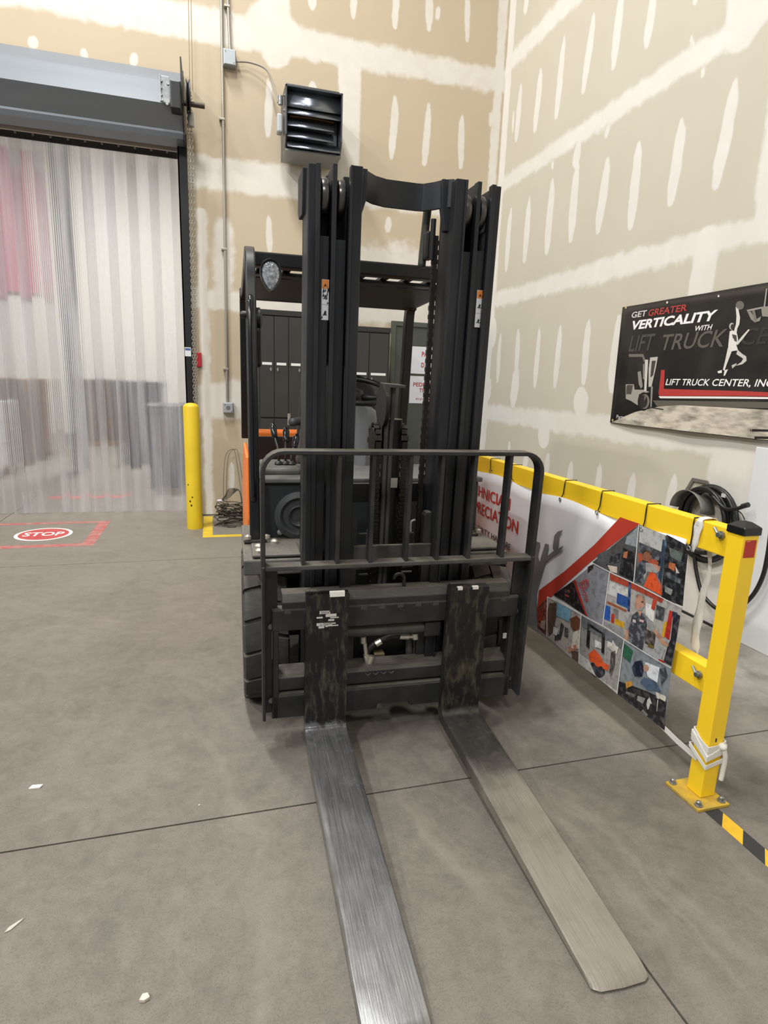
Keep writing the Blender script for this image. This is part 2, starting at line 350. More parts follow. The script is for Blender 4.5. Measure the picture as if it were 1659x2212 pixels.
def panel(a, x0, x1, z0, z1):
    fine = (x1 > -2.6 and z0 < 5.2) if a == 'B' else (x1 > 1.9 and z0 < 5.4)
    st = .022 if fine else .3
    nx = max(1, int((x1-x0)/st)); nz = max(1, int((z1-z0)/st))
    u = np.linspace(x0, x1, nx+1); z = np.linspace(z0, z1, nz+1); U, Z = np.meshgrid(u, z); U = U.ravel(); Z = Z.ravel()
    val = np.full(U.shape, -3.)
    for (u0, q0, w0, u1, q1, w1, f) in SHAPES[a]:
        du, dq = u1-u0, q1-q0; t = np.clip(((U-u0)*du + (Z-q0)*dq)/(du*du+dq*dq+1e-12), 0, 1)
        val = np.maximum(val, ((w0+(w1-w0)*t) - np.hypot(U-u0-du*t, Z-q0-dq*t))/f)
    val = np.clip(val, -3, 3)
    W = nx+1; P = lambda uu_, zz_, dep: (uu_, WY+dep, zz_) if a == 'B' else (WX+dep, uu_, zz_)
    vs = [P(uu_, zz_, 0) for uu_, zz_ in zip(U.tolist(), Z.tolist())]
    fs = [(j*W+i, j*W+i+1, (j+1)*W+i+1, (j+1)*W+i) for j in range(nz) for i in range(nx)]
    n0 = len(vs); vs += [P(x0, z0, .0125), P(x1, z0, .0125), P(x1, z1, .0125), P(x0, z1, .0125)]
    fs += [tuple(range(W)) + (n0+1, n0), tuple(nz*W+i for i in range(W)) + (n0+2, n0+3), tuple(j*W for j in range(nz+1)) + (n0+3, n0), tuple(j*W+nx for j in range(nz+1)) + (n0+2, n0+1), (n0, n0+1, n0+2, n0+3)]
    o = MB().add(vs, fs).build('drywall_panel', TAN if a == 'B' else GREY, wall_b if a == 'B' else wall_r)
    at = o.data.attributes.new('mud', 'FLOAT', 'POINT'); at.data.foreach_set('value', np.concatenate([val, np.full(4, -3.)]).astype(np.float32))
for z0, z1, xx in ((.012, 1.2, (DX1, 1.2, WX)), (1.2, 2.21, (DX1, 1.2, WX)), (2.21, 3.38, (DX1, 1.2, WX)), (3.38, 4.6, (DX1, 1.38, WX)),
                   (4.6, 5.8, (-3.7, .66, WX)), (5.8, 7, (-3.7, 1.38, WX)), (DZ, 4.6, (-3.7, DX1)), (3.62, 7, (-9, -3.7)), (.012, 3.62, (-9, -3.7))):
    for a, b in zip(xx, xx[1:]): panel('B', a, b, z0, z1)
for z0, z1, xx in ((.012, 1.16, (-3.5, .5, 2.9, WY)), (1.16, 2.4, (-3.5, 1, 3.35, WY)), (2.4, 3.57, (-3.5, .5, 2.88, WY)), (3.57, 4.75, (-3.5, 1, 3.29, WY)), (4.75, 6, (-3.5, .5, 2.9, WY))):
    for a, b in zip(xx, xx[1:]): panel('R', a, b, z0, z1)
# ---- room beyond the doorway
FW = mat('far_wall_paint', 'dcd9d2', .85)
struct(MB().bx(-9, 5, 15, 15.15, 0, 7.6).build('wall_far', FW))
struct(MB().bx(1.6, 1.75, WY+.17, 15, 0, 7.6).build('wall_side', FW))
struct(MB().bx(-9, 1.75, WY+.17, 15, 6.9, 7.0).build('ceiling', mat('far_ceiling', 'cfccc6', .9)))
def crate_stack(loc, sx, sy, rows, cols, hgt, col, label, pal=True):
    t = tag(empty('pallet_load', loc), label, 'pallet load')
    z = 0
    if pal:
        mb = MB()
        for k in range(6): mb.bx(-sx/2+k*sx/5.6, -sx/2+k*sx/5.6+.1, -sy/2, sy/2, .11, .135)
        for k in range(3): mb.bx(-sx/2, sx/2, -sy/2+k*(sy-.1)/2, -sy/2+k*(sy-.1)/2+.1, 0, .11)
        mb.build('pallet', mat('pallet_wood', '8a6a48', .8, col2='6b5038', scale=6), t); z = .135
    for i in range(rows):
        for j in range(cols):
            w_ = sx/cols
            MB().bx(-sx/2+j*w_+.008, -sx/2+(j+1)*w_-.008, -sy/2, sy/2, z+i*hgt+.004, z+(i+1)*hgt-.004).build('carton', col, t, bevel=.01)
    return t
BR = mat('cardboard', '7d6147', .8, col2='64503d', scale=3); WR = mat('stretch_wrap', 'd6d6d8', .3, col2='b9bcc4', scale=10)
crate_stack((-3.3, 10.6, 0), 1.2, 1.2, 3, 2, .4, BR, 'brown cartons stacked on a pallet behind the strip curtain, farther from the white wrapped pallet')
crate_stack((-2.0, 13.0, 0), 1.3, 1.0, 3, 3, .4, mat('cardboard_dark', '5e4a3c', .8), 'dark brown cartons on the pallet farthest away behind the strip curtain')
crate_stack((-3.25, 8.75, 0), .9, 1.0, 3, 1, .3, WR, 'pallet load in white wrap behind the strip curtain at the left')
BLU = mat('bin_blue', '39435c', .5)
def bin_(loc, w, d, h, label):
    t = tag(empty('storage_bin', loc), label, 'bin')
    mb = MB(); mb.prism([(-w/2+.04, 0), (w/2-.04, 0), (w/2, h), (-w/2, h)], -d/2, d/2); mb.build('bin_body', BLU, t, bevel=.02)
    MB().bx(-w/2-.03, w/2+.03, -d/2-.03, d/2+.03, h, h+.05).build('rim', BLU, t, bevel=.01)
    MB().bx(-w/2-.02, w/2+.02, -d/2-.02, d/2+.02, h+.05, h+.1).build('lid', mat('bin_lid', '2f3546', .5), t, bevel=.02)
bin_((-.55, 8.4, 0), .62, .7, .98, 'dark blue lidded bin behind the strip curtain next to the yellow bollard')
bin_((-1.15, 10.2, 0), .7, .7, 1.25, 'taller blue bin in the far room behind the middle of the strip curtain')
co = MB().bx(-2.02, -1.87, 9.4, 9.55, 0, 6.9); tag(co.build('steel_column', mat('column_blue', '5a6478', .5), bevel=.01), 'blue-grey steel column behind the strip curtain', 'column')
rb = MB().bx(-5.6, -3.75, 14.9, 14.93, 3.2, 6.2); tag(rb.build('hanging_flag', mat('flag_red', 'c07a88', .8)), 'faded red hanging on the far wall behind the strip curtain', 'flag')
tp = MB().bx(-1.9, -1.0, 7.5, 7.62, .0005, .002); tag(tp.build('floor_tape', mat('tape_red', 'b8574f', .6)), 'short red floor tape just behind the strip curtain', 'tape')
# ================================================================== ROLLING DOOR, STRIP CURTAIN
HOODG = mat('hood_steel', '7d838b', .45, .45, col2='70767e', scale=1.5, stretch=(.3, 3, 3), amt=.5)
DARKST = mat('dark_steel', '3a3c3f', .45, .5)
BLK = mat('black_paint', '141517', .45)
GALV = mat('galvanised', '9a9d9e', .4, .8, col2='6f7274', scale=25, rvar=.1)
door = tag(empty('rolling_door', (-.3, WY, 0)), 'grey rolled-up overhead door with its black guide and hand chain above the strip curtain', 'door')
def inw(o, par): o.parent = par; o.matrix_parent_inverse = Matrix.Translation(-par.location); return o
XE = py(393, 230, 6.12).x
zz = lambda y, Y: py(0, y, Y).z
prof = [(WY-.02, zz(93, WY-.02)), (WY-.16, zz(116, WY-.16)), (WY-.40, zz(168, WY-.40)), (WY-.27, zz(228, WY-.27)), (WY-.27, zz(233, WY-.27)), (WY-.25, zz(246, WY-.25)), (WY-.02, zz(246, WY-.25))]
# folded sheet hood: one mesh, its lower faces turn away from the lamps
inw(MB().prism(prof, -4.0, XE, 'x').build('hood', HOODG), door)
inw(MB().prism([(p[0]+(-.012 if i < 6 else 0), p[1]+(.02 if i < 2 else -.012 if i > 2 else 0)) for i, p in enumerate(prof)], XE, XE+.012, 'x').build('end_plate', DARKST), door)
bz0, bz1 = py(0, 277, WY+.06).z, py(0, 250, WY+.06).z
inw(MB().bx(-3.7, DX1, WY+.05, WY+.075, bz0, bz1+.1).build('bottom_slat', mat('door_slat', 'a89c90', .5, .2)), door)
inw(MB().bx(-3.7, DX1, WY+.035, WY+.085, bz1-.02, bz1+.015).build('bottom_bar', DARKST), door)
gx0, gx1 = py(391.5, 560, WY-.05).x, py(411, 560, WY-.05).x
gt = py(395, 290, WY-.05).z
g = MB(); g.bx(gx0, gx0+.012, WY-.06, WY+.08, 0, gt); g.bx(gx0, gx1, WY-.06, WY-.048, 0, gt)
g.bx(gx0+.03, gx0+.042, WY-.05, WY, 0, gt)
gd = inw(g.build('guide', BLK), door)
s0 = py(399, 750, WY-.061); s1 = py(413, 770, WY-.061)
sk = MB().bx(s0.x, s1.x, WY-.0625, WY-.0605, s1.z, s0.z).build('sticker', ink('d9dbe0')); inw(sk, gd)
lk = MB().bx(s0.x+.004, s1.x-.004, WY-.0632, WY-.0626, s0.z-.03, s0.z-.008).build('sticker_band', ink('4a5f92')); inw(lk, gd)
# bracket, gearbox, shaft
c = crop(0, 0, .3376)
YB = WY-.42
def Bp(x, y, Y=YB): p = py(*c(x, y), Y); return p
a0 = Bp(1020, 480); a1 = Bp(1088, 660)
br = MB(); br.bx(a0.x, a1.x, YB, YB+.008, a1.z, a0.z); br.bx(a0.x, a0.x+.01, YB-.02, YB+.008, a1.z, a0.z)
inw(br.build('bracket_plate', GALV, bevel=.002), door)
for q in ((1030, 515), (1028, 560), (1030, 605), (1035, 640), (1075, 535), (1070, 665)):
    p = Bp(*q); inw(MB().cyl((p.x, YB-.012, p.z), (p.x, YB, p.z), .013, 8).build('bolt', GALV), door)
a0 = Bp(1088, 525); a1 = Bp(1165, 720)
inw(MB().bx(a0.x, a1.x, YB-.06, YB+.12, a1.z, a0.z).build('gearbox', BLK, bevel=.012), door)
a0 = Bp(1155, 430, WY-.3); a1 = Bp(1182, 700, WY-.3)
inw(MB().bx(a0.x, a0.x+.012, WY-.42, WY-.02, a1.z, a0.z+.03).build('side_plate', DARKST), door)
pw = Bp(1205, 620, WY-.32)
inw(MB().lathe([(.02, -.02), (.13, -.018), (.13, -.01), (.1, 0), (.13, .01), (.13, .018), (.02, .02)], (pw.x, WY-.32, pw.z), 'x', 20).build('chain_wheel', DARKST, smooth=40), door)
p1 = Bp(1310, 680, WY-.32)
inw(MB().cyl((pw.x-.2, WY-.32, p1.z), (p1.x, WY-.32, p1.z), .022, 12).build('shaft', mat('rust_steel', '4b443d', .5, .6)), door)
ch = MB(); ZB = py(425, 868, WY-.2).z; zt = Bp(1215, 600, WY-.22).z
for s_ in (0, 1):
    z = zt; k = 0
    while z > ZB:
        t = (zt-z)/(zt-ZB); X = (Bp(1213, 640, WY-.22).x)*(1-t) + py(423, 868, WY-.22).x*t + (.012 if s_ else -.012)
        pts = []
        for j in range(8):
            a = 2*pi*j/8; pts.append((X + (cos(a)*.011 if k % 2 else 0), WY-.22 + (0 if k % 2 else cos(a)*.011), z + sin(a)*.019))
        ch.tube(pts, .0035, 4, True); z -= .029; k += 1
inw(ch.build('hand_chain', mat('chain_zinc', 'a9a59a', .45, .6)), door)
p = Bp(1222, 770, WY-.22); inw(MB().cyl((p.x, WY-.22, p.z-.05), (p.x, WY-.22, p.z+.06), .028, 12).build('chain_weight', mat('chain_cap', 'b9bab5', .5)), door)
p = py(429, 776, WY-.2); inw(MB().bx(p.x-.025, p.x+.025, WY-.03, WY-.01, p.z-.07, p.z+.07).build('lock_tag', mat('tag_red', 'b0202c', .5), bevel=.006), door)
# strip curtain
PV = bpy.data.materials.new('clear_pvc'); PV.use_nodes = True
nt = PV.node_tree; N = nt.nodes; L = nt.links; b = N['Principled BSDF']
b.inputs['Base Color'].default_value = (.93, .93, .94, 1); b.inputs['Transmission Weight'].default_value = 1; b.inputs['IOR'].default_value = 1.12; b.inputs['Roughness'].default_value = .16
df = N.new('ShaderNodeBsdfTranslucent'); df.inputs[0].default_value = (.88, .88, .9, 1); d2 = N.new('ShaderNodeBsdfDiffuse'); d2.inputs[0].default_value = (.86, .86, .88, 1)
ad = N.new('ShaderNodeMixShader'); ad.inputs[0].default_value = .5; L.new(df.outputs[0], ad.inputs[1]); L.new(d2.outputs[0], ad.inputs[2])
gl = N.new('ShaderNodeBsdfGlossy'); gl.inputs['Roughness'].default_value = .12
g = N.new('ShaderNodeNewGeometry'); mp = N.new('ShaderNodeMapping'); mp.inputs['Scale'].default_value = (14, 14, .5); nz = N.new('ShaderNodeTexNoise'); nz.inputs['Scale'].default_value = 1.; nz.inputs['Detail'].default_value = 5
L.new(g.outputs['Position'], mp.inputs[0]); L.new(mp.outputs[0], nz.inputs['Vector'])
mr = N.new('ShaderNodeMapRange'); mr.inputs[1].default_value = .35; mr.inputs[2].default_value = .7; mr.inputs[3].default_value = .14; mr.inputs[4].default_value = .42; L.new(nz.outputs['Fac'], mr.inputs[0])
m1 = N.new('ShaderNodeMixShader'); L.new(mr.outputs[0], m1.inputs[0]); L.new(b.outputs[0], m1.inputs[1]); L.new(ad.outputs[0], m1.inputs[2])
m2 = N.new('ShaderNodeMixShader'); m2.inputs[0].default_value = .07; L.new(m1.outputs[0], m2.inputs[1]); L.new(gl.outputs[0], m2.inputs[2])
L.new(m2.outputs[0], N['Material Output'].inputs['Surface'])
YC = 6.76
cur = tag(empty('strip_curtain', (-2, YC, 0)), 'clear ribbed plastic strip curtain hanging across the open doorway', 'curtain')
hz0, hz1 = py(0, 294, YC-.02).z, py(0, 277, YC-.02).z
bar = inw(MB().bx(-3.9, DX1+.02, YC-.03, YC-.015, hz0, hz1).build('mounting_bar', mat('mount_black', '26272a', .45, .3), bevel=.002), cur)
for k in range(24):
    x = -3.7 + k*.145
    if x < DX1: inw(MB().cyl((x, YC-.04, (hz0+hz1)/2+.01), (x, YC-.03, (hz0+hz1)/2+.01), .011, 8).build('bolt', GALV), bar)
for k in range(18):
    x0 = -3.75 + k*.2; x1 = min(x0+.29, DX1+.02)
    if x1 - x0 < .08: break
    n = int((x1-x0)/.0058); yo = YC + (.012 if k % 2 else 0); ph = random.uniform(0, 6); am = random.uniform(.006, .014)
    zs = [.012, .5, 1.2, 2.2, 3.0, hz0-.12, hz0+.03]
    vs = []
    for zi, z in enumerate(zs):
        for i in range(n+1):
            x = x0 + (x1-x0)*i/n
            rib = .0022*cos(2*pi*(x-x0)/.0175)
            bow = am*sin((x-x0)/.29*pi+ph)*(1-z/3.7) + .006*sin(z*1.3+ph)
            vs.append((x + .006*sin(z*.8+ph)*(1-z/3.7), yo + rib + bow, z))
    fs = [(j*(n+1)+i, j*(n+1)+i+1, (j+1)*(n+1)+i+1, (j+1)*(n+1)+i) for j in range(len(zs)-1) for i in range(n)]
    inw(MB().add(vs, fs).build('plastic_strip', PV, smooth=True), cur)
# ================================================================== SMALL THINGS ON THE BACK WALL
def post_bollard():
    bc = (pz(404, 1143) + pz(438, 1142))/2; bc = V((bc.x, 5.95, 0)); r = .073
    h = py(413, 880, 5.9).z
    t = tag(empty('bollard', bc), 'yellow round steel bollard with a domed top and chipped paint beside the doorway', 'bollard')
    Yp = mat('bollard_yellow', 'e2c326', .5, col2='d3b31e', scale=3, amt=.6)
    MB().lathe([(r, 0), (r, h), (r*.93, h+.014), (r*.7, h+.03), (r*.35, h+.038), (.001, h+.04)], (0, 0, 0), 'z', 28).build('pipe', Yp, t, smooth=50)
    for dx_, z in ((-.045, .44), (-.012, .32), (-.03, .28), (-.02, .24)):
        y = -math.sqrt(r*r-dx_*dx_)
        MB().lathe([(.001, -.0015), (random.uniform(.007, .013), 0), (.001, .0015)], (dx_, y, z), 'y', 7).build('paint_chip', mat('chip_dark', '3d3420', .8), t)
post_bollard()
PIPE = mat('conduit', 'a9a49a', .4, .6)
def conduit(label, px_top, px_bot, zt):
    b0 = py(*px_bot, WY-.03); t0 = py(*px_top, WY-.03); d = (t0-b0).normalized(); top = b0 + d*((zt-b0.z)/d.z)
    t = tag(empty('conduit', (b0.x, WY-.03, b0.z)), label, 'conduit')
    inw(MB().cyl((b0.x, WY-.025, b0.z), (top.x, WY-.025, top.z), .0135, 12).build('pipe', PIPE, smooth=40), t)
    z = b0.z + .35
    while z < 6.4:
        x = b0.x + (top.x-b0.x)*(z-b0.z)/(top.z-b0.z)
        inw(MB().bx(x-.035, x+.016, WY-.042, WY-.001, z-.01, z+.01).build('clip', PIPE, bevel=.003), t); z += 1.15
conduit('long thin conduit running down the wall to the lower switch box', (478, 0), (491, 872), 6.8)
conduit('short conduit coming down into the upper junction box', (492, 0), (497, 108), 6.8)
def jbox(label, px, w, h, round_=False):
    p = py(*px, WY-.06)
    t = tag(empty('junction_box', (p.x, WY, p.z)), label, 'junction box')
    MB().bx(-w/2, w/2, -.075, -.001, -h/2, h/2).build('box', mat('box_grey', '9da2a6', .45, .3), t, bevel=.006)
    MB().bx(-w/2+.006, w/2-.006, -.082, -.075, -h/2+.006, h/2-.006).build('cover', mat('box_cover', 'aab0b4', .4, .3), t, bevel=.004)
    for sx in (-1, 1): MB().cyl((sx*w*.32, -.085, -sx*h*.32), (sx*w*.32, -.081, -sx*h*.32), .006, 8).build('screw', GALV, t)
    if round_: MB().lathe([(.022, -.001), (.02, .006), (.001, .01)], (0, -.082, 0), 'y', 14).build('button', GALV, t)
    return t
jbox('grey square junction box high on the wall with a cable to the heater', (496, 125), .115, .135)
jbox('grey switch box at the lower end of the long conduit', (493, 881), .105, .11, True)
def cable(name, label, pts, r, mt, cat='cable'):
    o = MB().tube(curve_pts(pts, 8), r, 8).build(name, mt, smooth=True); return tag(o, label, cat)
# heater
YH = 6.04
h0 = py(617, 181, YH); h1 = py(741, 200, YH); h2 = py(737, 330, YH); hb = py(600, 352, WY-.05)
hx0, hx1, hzt, hzb = h0.x, h1.x, h0.z, hb.z
SHN = mat('heater_steel', '80868f', .28, .9, col2='6a707a', scale=3, stretch=(1, 1, 6), rvar=.06)
ht = tag(empty('unit_heater', ((hx0+hx1)/2, WY-.05, hzb)), 'shiny dark metal louvred heater mounted high on the back wall', 'heater')
HW = (hx1-hx0)/2; HH = hzt-hzb; D0 = YH-(WY-.05)
MB().bx(-HW+.014, HW-.014, D0+.17, -.02, 0.02, HH-.014).build('cabinet', mat('heater_back', '777c82', .35, .7), ht, bevel=.006)
s_ = MB()
for sx in (-1, 1):
    x = sx*HW
    s_.prism([(-.02, 0), (D0+.07, .02), (D0, .12), (D0, HH), (-.02, HH)], min(x, x-sx*.012), max(x, x-sx*.012), 'x')
s_.bx(-HW, HW, D0, -.02, HH-.012, HH); s_.build('shroud', mat('heater_shroud', '5c6166', .35, .7), ht)
MB().bx(-HW, HW, D0+.04, -.02, 0, .014).build('bottom_pan', mat('heater_pan', '8e9290', .4, .5), ht)
for k, (zc, ch_, tl) in enumerate(((.885, .23, 20), (.69, .17, 38), (.47, .15, 45), (.30, .15, 45), (.13, .15, 50))):
    bl = MB(); n = 5; vs = []
    for i in range(n+1):
        q = (i/n-.5)*ch_; bw = .010*cos((i/n-.5)*pi)
        for x in (-HW+.016, HW-.016-(.06 if k in (2, 3) else 0)):
            vs.append((x, D0+.055 + q*sin(R(tl)) - bw*cos(R(tl)), HH*zc + q*cos(R(tl)) + bw*sin(R(tl))))
    bl.add(vs, [(2*i, 2*i+1, 2*i+3, 2*i+2) for i in range(n)]); o = bl.build('louver', SHN, ht, smooth=True)
    sm = o.modifiers.new('thick', 'SOLIDIFY'); sm.thickness = .004
for k in range(2):
    MB().tube(curve_pts([(-HW+.05, D0+.14, HH*(.56+.06*k)), (0, D0+.14, HH*(.56+.06*k)+.01), (HW-.05, D0+.14, HH*(.56+.06*k))]), .012, 8).build('heating_element', mat('element', '7a5a42', .5, .6), ht, smooth=True)
MB().box((-HW-.035, D0+.2, HH*.5), (.05, .1, .16)).build('control_knob', mat('knob_grey', 'b6b8b8', .5), ht, bevel=.015)
MB().cyl((-HW-.03, D0+.15, HH*.78), (-HW-.03, D0+.15, HH*.92), .022, 12).build('cable_fitting', GALV, ht)
for sx in (-1, 1):
    for zc in (.66, .9): MB().cyl((sx*(HW+.006), D0+.1, HH*zc), (sx*HW, D0+.1, HH*zc), .012, 8).build('bolt', GALV, ht)
MB().tube([(0, -.02, HH*.5), (0, .04, HH*.5)], .05, 10).build('wall_bracket', DARKST, ht)
a = py(510, 133, WY-.05); b_ = py(540, 135, WY-.06); c_ = py(575, 150, WY-.1); d_ = py(590, 185, WY-.15); e_ = py(601, 222, WY-.27)
cable('flexible_cable', 'flexible cable curving from the upper junction box to the heater', [a, b_, c_, d_, e_], .009, mat('flex_grey', '8d877c', .5))
for k, (xa, xb) in enumerate(((407, 410), (412.5, 416))):
    p0 = py(xa, 0, WY-.3); p1 = py(xb, 195, WY-.3)
    top = p1 + (p0-p1)*1.4
    tag(MB().tube([p1, top], .0035, 6).build('thin_cord', mat('cord', '9a8a66', .7)), ('left' if k == 0 else 'right')+' one of the two thin cords hanging above the door chain', 'cord')
# tangle of wire on the floor, with a loop leaning on the wall
wt = tag(empty('wire_tangle', (.17, 6.02, 0)), 'tangled heap of dark wire on the floor by the back wall', 'wire')
mb = MB(); rnd = random.Random(3)
for k in range(26):
    pts = []
    r_ = rnd.uniform(.07, .15); z = rnd.uniform(.02, .2); th = rnd.uniform(0, 6); tx = rnd.uniform(-.35, .35); ty = rnd.uniform(-.35, .35)
    for j in range(12):
        a = 2*pi*j/12 + th; rr = r_*rnd.uniform(.85, 1.1)
        pts.append((cos(a)*rr*1.15 + rnd.uniform(-.01, .01), sin(a)*rr*.8, max(.006, z + tx*cos(a)*rr + ty*sin(a)*rr + rnd.uniform(-.015, .015))))
    mb.tube(curve_pts(pts, 2), .0042, 5)
mb.build('wire_coil', mat('wire_dark', '3b362c', .5, .4), wt, smooth=True)['kind'] = 'stuff'
mb = MB()
for dx_ in (0, .03): mb.tube(curve_pts([(-.09+dx_, .0, .12), (-.08+dx_, .22, .45), (-.05+dx_, .4, .66), (.02+dx_, .43, .72), (.05+dx_, .4, .66), (.08+dx_, .2, .4), (.11+dx_, .02, .1)], 6), .0032, 5)
mb.build('wire_loop', mat('wire_dark'and'wire_loop', '5a5446', .5, .4), wt, smooth=True)
mb = MB()
for k in range(7): mb.tube(curve_pts([(-.13+.01*k, -.06, .26+.008*k), (-.04, -.08+.02*k, .3+.01*k), (.06, .0, .36), (.09, .06, .22)], 5), .0035, 5)
mb.build('wire_bundle', mat('wire_dark', '3b362c'), wt, smooth=True)
MB().lathe([(.008, -.02), (.012, -.01), (.012, .02), (.004, .03)], (-.13, -.08, .27), 'x', 10).build('wire_end', ink('c9c3d6'), wt)
# floor markings
def tape(name, label, quads, mt, cat='tape', z=.0012):
    t = MB()
    for q in quads: t.add([(p[0], p[1], 0.0002) for p in q] + [(p[0], p[1], z) for p in q], [(0, 1, 2, 3), (4, 5, 6, 7), (0, 1, 5, 4), (1, 2, 6, 5), (2, 3, 7, 6), (3, 0, 4, 7)])
    return tag(t.build(name, mt), label, cat)
YT = mat('tape_yellow', 'd9b92c', .6, col2='b59a33', scale=9, amt=.6)
tape('floor_tape', 'yellow tape rectangle on the floor around the wire heap', [[(-.12, 5.56), (.75, 5.55), (.75, 5.63), (-.12, 5.64)], [(-.12, 5.64), (-.03, 5.64), (-.03, 6.45), (-.12, 6.45)]], YT)
RT = mat('tape_red_worn', 'a8504a', .6, col2='a98c82', scale=14, amt=.7)
x0, x1, y0, y1 = -2.3, -1.02, 5.42, 6.36
tape('floor_tape', 'red tape rectangle on the floor around the stop sign', [[(x0, y0), (x1, y0), (x1, y0+.09), (x0, y0+.09)], [(x0, y1-.07), (x1, y1-.07), (x1, y1), (x0, y1)], [(x1-.1, y0+.09), (x1, y0+.09), (x1, y1-.07), (x1-.1, y1-.07)], [(x0, y0+.09), (x0+.1, y0+.09), (x0+.1, y1-.07), (x0, y1-.07)]], RT)
ss = tag(empty('stop_sign', (-1.51, 5.88, 0)), 'round red and white STOP decal stuck on the floor', 'sign')
MB().lathe([(.235, .0005), (.235, .002)], (0, 0, 0), 'z', 40).build('white_disc', mat('sign_white', 'e6e2db', .5), ss)
MB().lathe([(.205, .002), (.205, .0026)], (0, 0, 0), 'z', 40).build('red_disc', mat('sign_red', 'b23a3a', .5, col2='c0605a', scale=20), ss)
lettering('STOP', lambda u, v: (-.165+.33*u, -.07+.14*v, .0031), ink('ece8e2'), ss, bold=.02)
# ================================================================== FORKLIFT
fk = tag(empty('forklift', FO, -TH), 'black and orange counterbalance forklift with its forks lowered to the floor', 'forklift')
MASTB = mat('mast_paint', '1b1c20', .42, .1, col2='292b2f', scale=5, stretch=(3, 3, .6), amt=.7, rvar=.1)
MASTD = mat('mast_dark', '0f1011', .5, .1, col2='1a1b1c', scale=7, amt=.6)
CARR = mat('carriage_paint', '232426', .5, .15, col2='3b3937', scale=9, amt=.7, rvar=.12, bump=.1)
DUSTY = mat('dusty_paint', '3b3b39', .65, .05, col2='504f4b', scale=11, amt=.8)
CHB = mat('chassis_black', '131415', .5, .05, col2='202122', scale=5, amt=.7)
CHG = mat('chassis_grey', '46484a', .5, .05, col2='3a3c3f', scale=4, amt=.6)
ORG = mat('orange_paint', 'e8792a', .4, col2='dd6a1e', scale=4)
RUB = mat('tyre_rubber', '2c2c2b', .85, col2='403f3c', scale=10, amt=.8, bump=.15)
GLOSS = mat('gloss_black', '15181c', .18, .1)
CHAINM = mat('leaf_chain', '3a3631', .45, .6, col2='22201d', scale=20)
ROLL = mat('roller_steel', '6f6b66', .3, .85, col2='4a4642', scale=14, rvar=.12)
SILV = mat('hose_fitting', 'c4bfb2', .3, .7)
def dusty(mt, amt=.75, col='8a8275'):         # settled dust lies on faces that point up
    nt = mt.node_tree; N = nt.nodes; L = nt.links; b = N['Principled BSDF']
    g = N.new('ShaderNodeNewGeometry'); sp = N.new('ShaderNodeSeparateXYZ'); L.new(g.outputs['True Normal'], sp.inputs[0])
    mr = N.new('ShaderNodeMapRange'); mr.inputs[1].default_value = .35; mr.inputs[2].default_value = .95; mr.inputs[4].default_value = amt; L.new(sp.outputs[2], mr.inputs[0])
    nz = N.new('ShaderNodeTexNoise'); nz.inputs['Scale'].default_value = 22; nz.inputs['Detail'].default_value = 5
    m2 = N.new('ShaderNodeMath'); m2.operation = 'MULTIPLY'; L.new(mr.outputs[0], m2.inputs[0]); L.new(nz.outputs['Fac'], m2.inputs[1])
    mx = N.new('ShaderNodeMix'); mx.data_type = 'RGBA'; mx.inputs[7].default_value = (*hx(col), 1); L.new(m2.outputs[0], mx.inputs[0])
    src = b.inputs['Base Color'].links
    if src: L.new(src[0].from_socket, mx.inputs[6])
    else: mx.inputs[6].default_value = b.inputs['Base Color'].default_value
    L.new(mx.outputs[2], b.inputs['Base Color'])
for m_ in (CARR, MASTB, MASTD, CHB, RUB, DUSTY): dusty(m_)
def mp_(mb, name, mt, par=None, **k): return mb.build(name, mt, par or fk, xf=tilt, **k)
def cp_(mb, name, mt, par=None, **k): return mb.build(name, mt, par or fk, **k)
